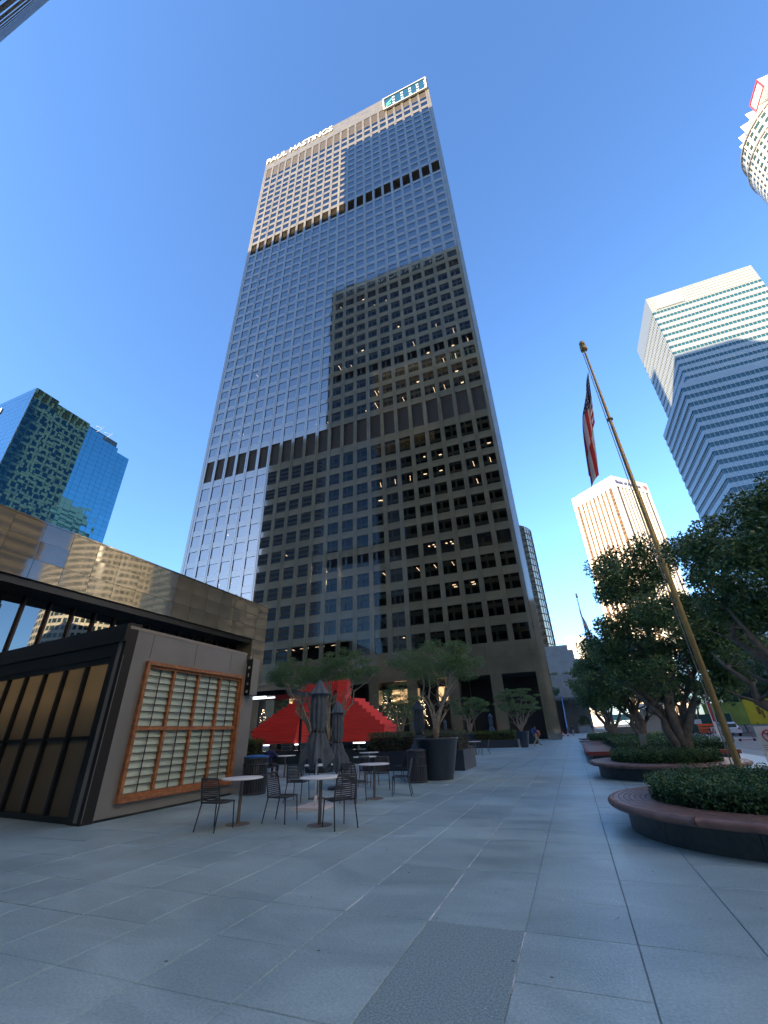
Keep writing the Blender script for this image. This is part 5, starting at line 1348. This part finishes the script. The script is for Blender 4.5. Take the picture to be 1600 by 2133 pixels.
# mural wall and barriers across the road
T = thing('mural_hoarding', 'green and yellow painted hoarding across the road', 'hoarding', (0, 0, 0))
b = MB(); b.box(19.5, 24.9, 86, 86.2, .9, 4.0); b.obj('green_panel', mat('mural_green', (.24, .33, .06), .6, noise=(.5, .3)), T)
b = MB(); b.box(24.92, 44, 86, 86.2, .9, 4.3); b.obj('yellow_panel', mat('mural_yellow', (.72, .55, .03), .6, noise=(.4, .2)), T)
b = MB(); b.box(26.3, 26.7, 85.93, 85.99, 2.2, 3.2); b.box(26.8, 27.0, 85.93, 85.99, 1.7, 2.8); b.obj('painted_figure', mat('mural_ink', (.2, .1, .03), .6), T)
T = thing('dark_hoarding', 'dark green fabric site fence left of the mural', 'fence')
b = MB(); b.box(12.6, 20.6, 78, 78.1, .2, 2.4); b.obj('fabric', mat('dark_green_mesh', (.015, .07, .06), .7), T)
for x in range(0, 5):
    b = MB(); b.box(12.6+x*2, 12.68+x*2, 77.9, 77.98, 0, 2.5); b.obj('fence_post', M['steel'], T)
b = MB(); b.box(16.0, 16.9, 77.9, 77.99, 1.2, 1.8); b.obj('notice', M['white'], T)
for i in range(6):
    T = thing('road_barrier', ('leftmost concrete road barrier block below the mural', 'second concrete road barrier block from the left below the mural', 'third concrete road barrier block from the left below the mural', 'fourth concrete road barrier block, under the painted figure', 'fifth concrete road barrier block, right of the painted figure', 'rightmost concrete road barrier block below the mural')[i], 'road barrier', (22.0+i*3.4, 84.8, -.1), 0, 'concrete road barriers')
    b = MB(); b.add([(-1.6,-.3,0),(1.6,-.3,0),(1.6,.3,0),(-1.6,.3,0),(-1.6,-.12,.95),(1.6,-.12,.95),(1.6,.12,.95),(-1.6,.12,.95)], [(0,3,2,1),(4,5,6,7),(0,1,5,4),(1,2,6,5),(2,3,7,6),(3,0,4,7)]); b.obj('block', M['kerb'], T)
    b = MB(); b.box(-.05, .05, -.05, .05, .95, 1.25); b.obj('lifting_eye', M['black'], T)
T = thing('yellow_hoarding', 'tan and lime hoarding behind the kerbside group', 'hoarding')
b = MB(); b.box(10.2, 12.1, 92, 92.2, 0, 3.4); b.obj('tan_panel', mat('tan_board', (.45, .32, .12), .7), T)
b = MB(); b.box(12.12, 15.4, 92, 92.2, 0, 3.2); b.obj('lime_panel', mat('lime_board', (.45, .55, .04), .7), T)
T = thing('glass_shopfront', 'glass fronted building across the road behind the trees', 'building')
b = MB(); b.box(27, 60, 104, 130, 0, 16); b.obj('wall', mat('green_glass_front', (.03, .08, .08), .1, 1.8), T)
for k in range(12):
    b = MB(); b.box(27+k*2.7, 27.2+k*2.7, 103.8, 104, 0, 16); b.obj('mullion', M['steel'], T)
b = MB(); b.box(26.8, 60, 103.7, 104, 3.6, 4.1); b.box(26.8, 60, 103.7, 104, 8, 8.4); b.obj('floor_band', M['walk'], T)
T = thing('market_canopy', 'pale green awning low in the distance under the trees', 'awning')
b = MB(); b.add([(6.0, 88, 2.1), (11.0, 88, 2.1), (11.0, 91, 3.1), (6.0, 91, 3.1)], [(0,1,2,3),(3,2,1,0)]); b.obj('awning_cloth', mat('mint_cloth', (.25, .5, .42), .7), T)
b = MB(); b.box(6.0, 11, 90.5, 91, 0, 1.1)
for x in (6.1, 8.5, 10.9): b.box(x, x+.06, 88, 88.06, 0, 2.1); b.box(x, x+.06, 91, 91.06, 0, 3.1)
b.obj('counter_frame', M['kerb'], T)
T = thing('bus_shelter', 'white roofed shelter seen through the tree trunks', 'shelter')
b = MB(); b.box(9.2, 12.2, 74, 76, 3.3, 4.0); b.obj('roof', M['white'], T)
b = MB(); b.box(9.3, 9.45, 74.2, 74.35, 0, 3.3); b.box(12.0, 12.15, 74.2, 74.35, 0, 3.3); b.box(9.3, 12.1, 75.8, 75.85, .4, 3.3); b.obj('frame', M['gmetal'], T)
# vehicles
def car(label, loc, rz, col, L=4.6, Wd=1.8, H=1.5, van=False):
    T = thing('parked_van' if van else 'parked_car', label, 'van' if van else 'car', loc, rz)
    pm = mat('vehicle_paint', col, .25, coat=.6)
    if van: prof = [(-L/2, .35), (-L/2, H-.1), (-L/2+.1, H), (L/2-1.3, H), (L/2-.75, H*.62), (L/2-.1, H*.5), (L/2, .6), (L/2, .35)]
    else: prof = [(-L/2, .35), (-L/2, .85), (-L/2+.5, .95), (-L/2+1.0, H-.05), (-L/2+1.3, H), (L/2-1.9, H), (L/2-1.2, .98), (L/2-.1, .85), (L/2, .65), (L/2, .35)]
    b = MB(); n = len(prof)
    ws = [Wd/2*(.84 if z > H*.7 else .97 if z > .9 else 1) for x, z in prof]
    vs = [(x, -w_, z) for (x, z), w_ in zip(prof, ws)] + [(x, w_, z) for (x, z), w_ in zip(prof, ws)]
    b.add(vs, [tuple(range(n)), tuple(reversed(range(n, 2*n)))] + [(i, n+i, n+(i+1) % n, (i+1) % n) for i in range(n)]); b.obj('body', pm, T)
    gm = M['greenwin']
    xa, xb = (L/2-2.1, L/2-1.2) if van else (-L/2+1.1, L/2-1.75)
    for s_ in (-1, 1):
        b = MB(); y_ = s_*(Wd/2*.925); b.box(xa, xb, min(y_, y_+s_*.02), max(y_, y_+s_*.02), H*.66, H*.9); b.obj('side_window', gm, T)
        for x in (-L/2+.85, L/2-.85):
            w_ = MB(); w_.tube([(x, s_*(Wd/2-.2), .33), (x, s_*(Wd/2+.01), .33)], .33, 20); o = w_.obj('wheel', M['black'], T)
            w_ = MB(); w_.tube([(x, s_*(Wd/2+.005), .33), (x, s_*(Wd/2+.02), .33)], .2, 14); w_.obj('rim', M['steel'], o)
        b = MB(); b.box(L/2-.02, L/2+.02, s_*Wd*.36-.16, s_*Wd*.36+.16, .62, .76); b.obj('headlight', M['white'], T)
        b = MB(); b.box(-L/2-.02, -L/2+.02, s_*Wd*.40-.1, s_*Wd*.40+.1, .72, .92); b.obj('tail_light', mat('tail_red', (.5, .02, .02), .3), T)
    b = MB()
    if van: b.add([(L/2-1.27, -Wd*.38, H-.05), (L/2-1.27, Wd*.38, H-.05), (L/2-.72, Wd*.44, H*.63), (L/2-.72, -Wd*.44, H*.63)], [(0,3,2,1)])
    else: b.add([(L/2-1.86, -Wd*.38, H-.02), (L/2-1.86, Wd*.38, H-.02), (L/2-1.16, Wd*.43, 1.01), (L/2-1.16, -Wd*.43, 1.01)], [(0,3,2,1)])
    b.obj('windscreen', gm, T)
    b = MB(); b.box(-L/2-.03, -L/2+.01, -Wd*.3, Wd*.3, H*.62, H*.88); b.obj('rear_window', gm, T)
    b = MB(); b.box(-L/2-.035, -L/2-.02, -.26, .26, .5, .62); b.obj('number_plate', M['white'], T)
    return T
car('white delivery van parked across the pavement behind the tree trunks', (17.5, 82, -.13), R_(90), (.75, .75, .76), 5.6, 2.0, 2.5, True)
car('white car behind the bicycle under the trees', (17.0, 68, -.13), R_(90), (.7, .72, .76))
car('dark car farther up the road', (19.8, 110, -.13), R_(90), (.03, .035, .045))
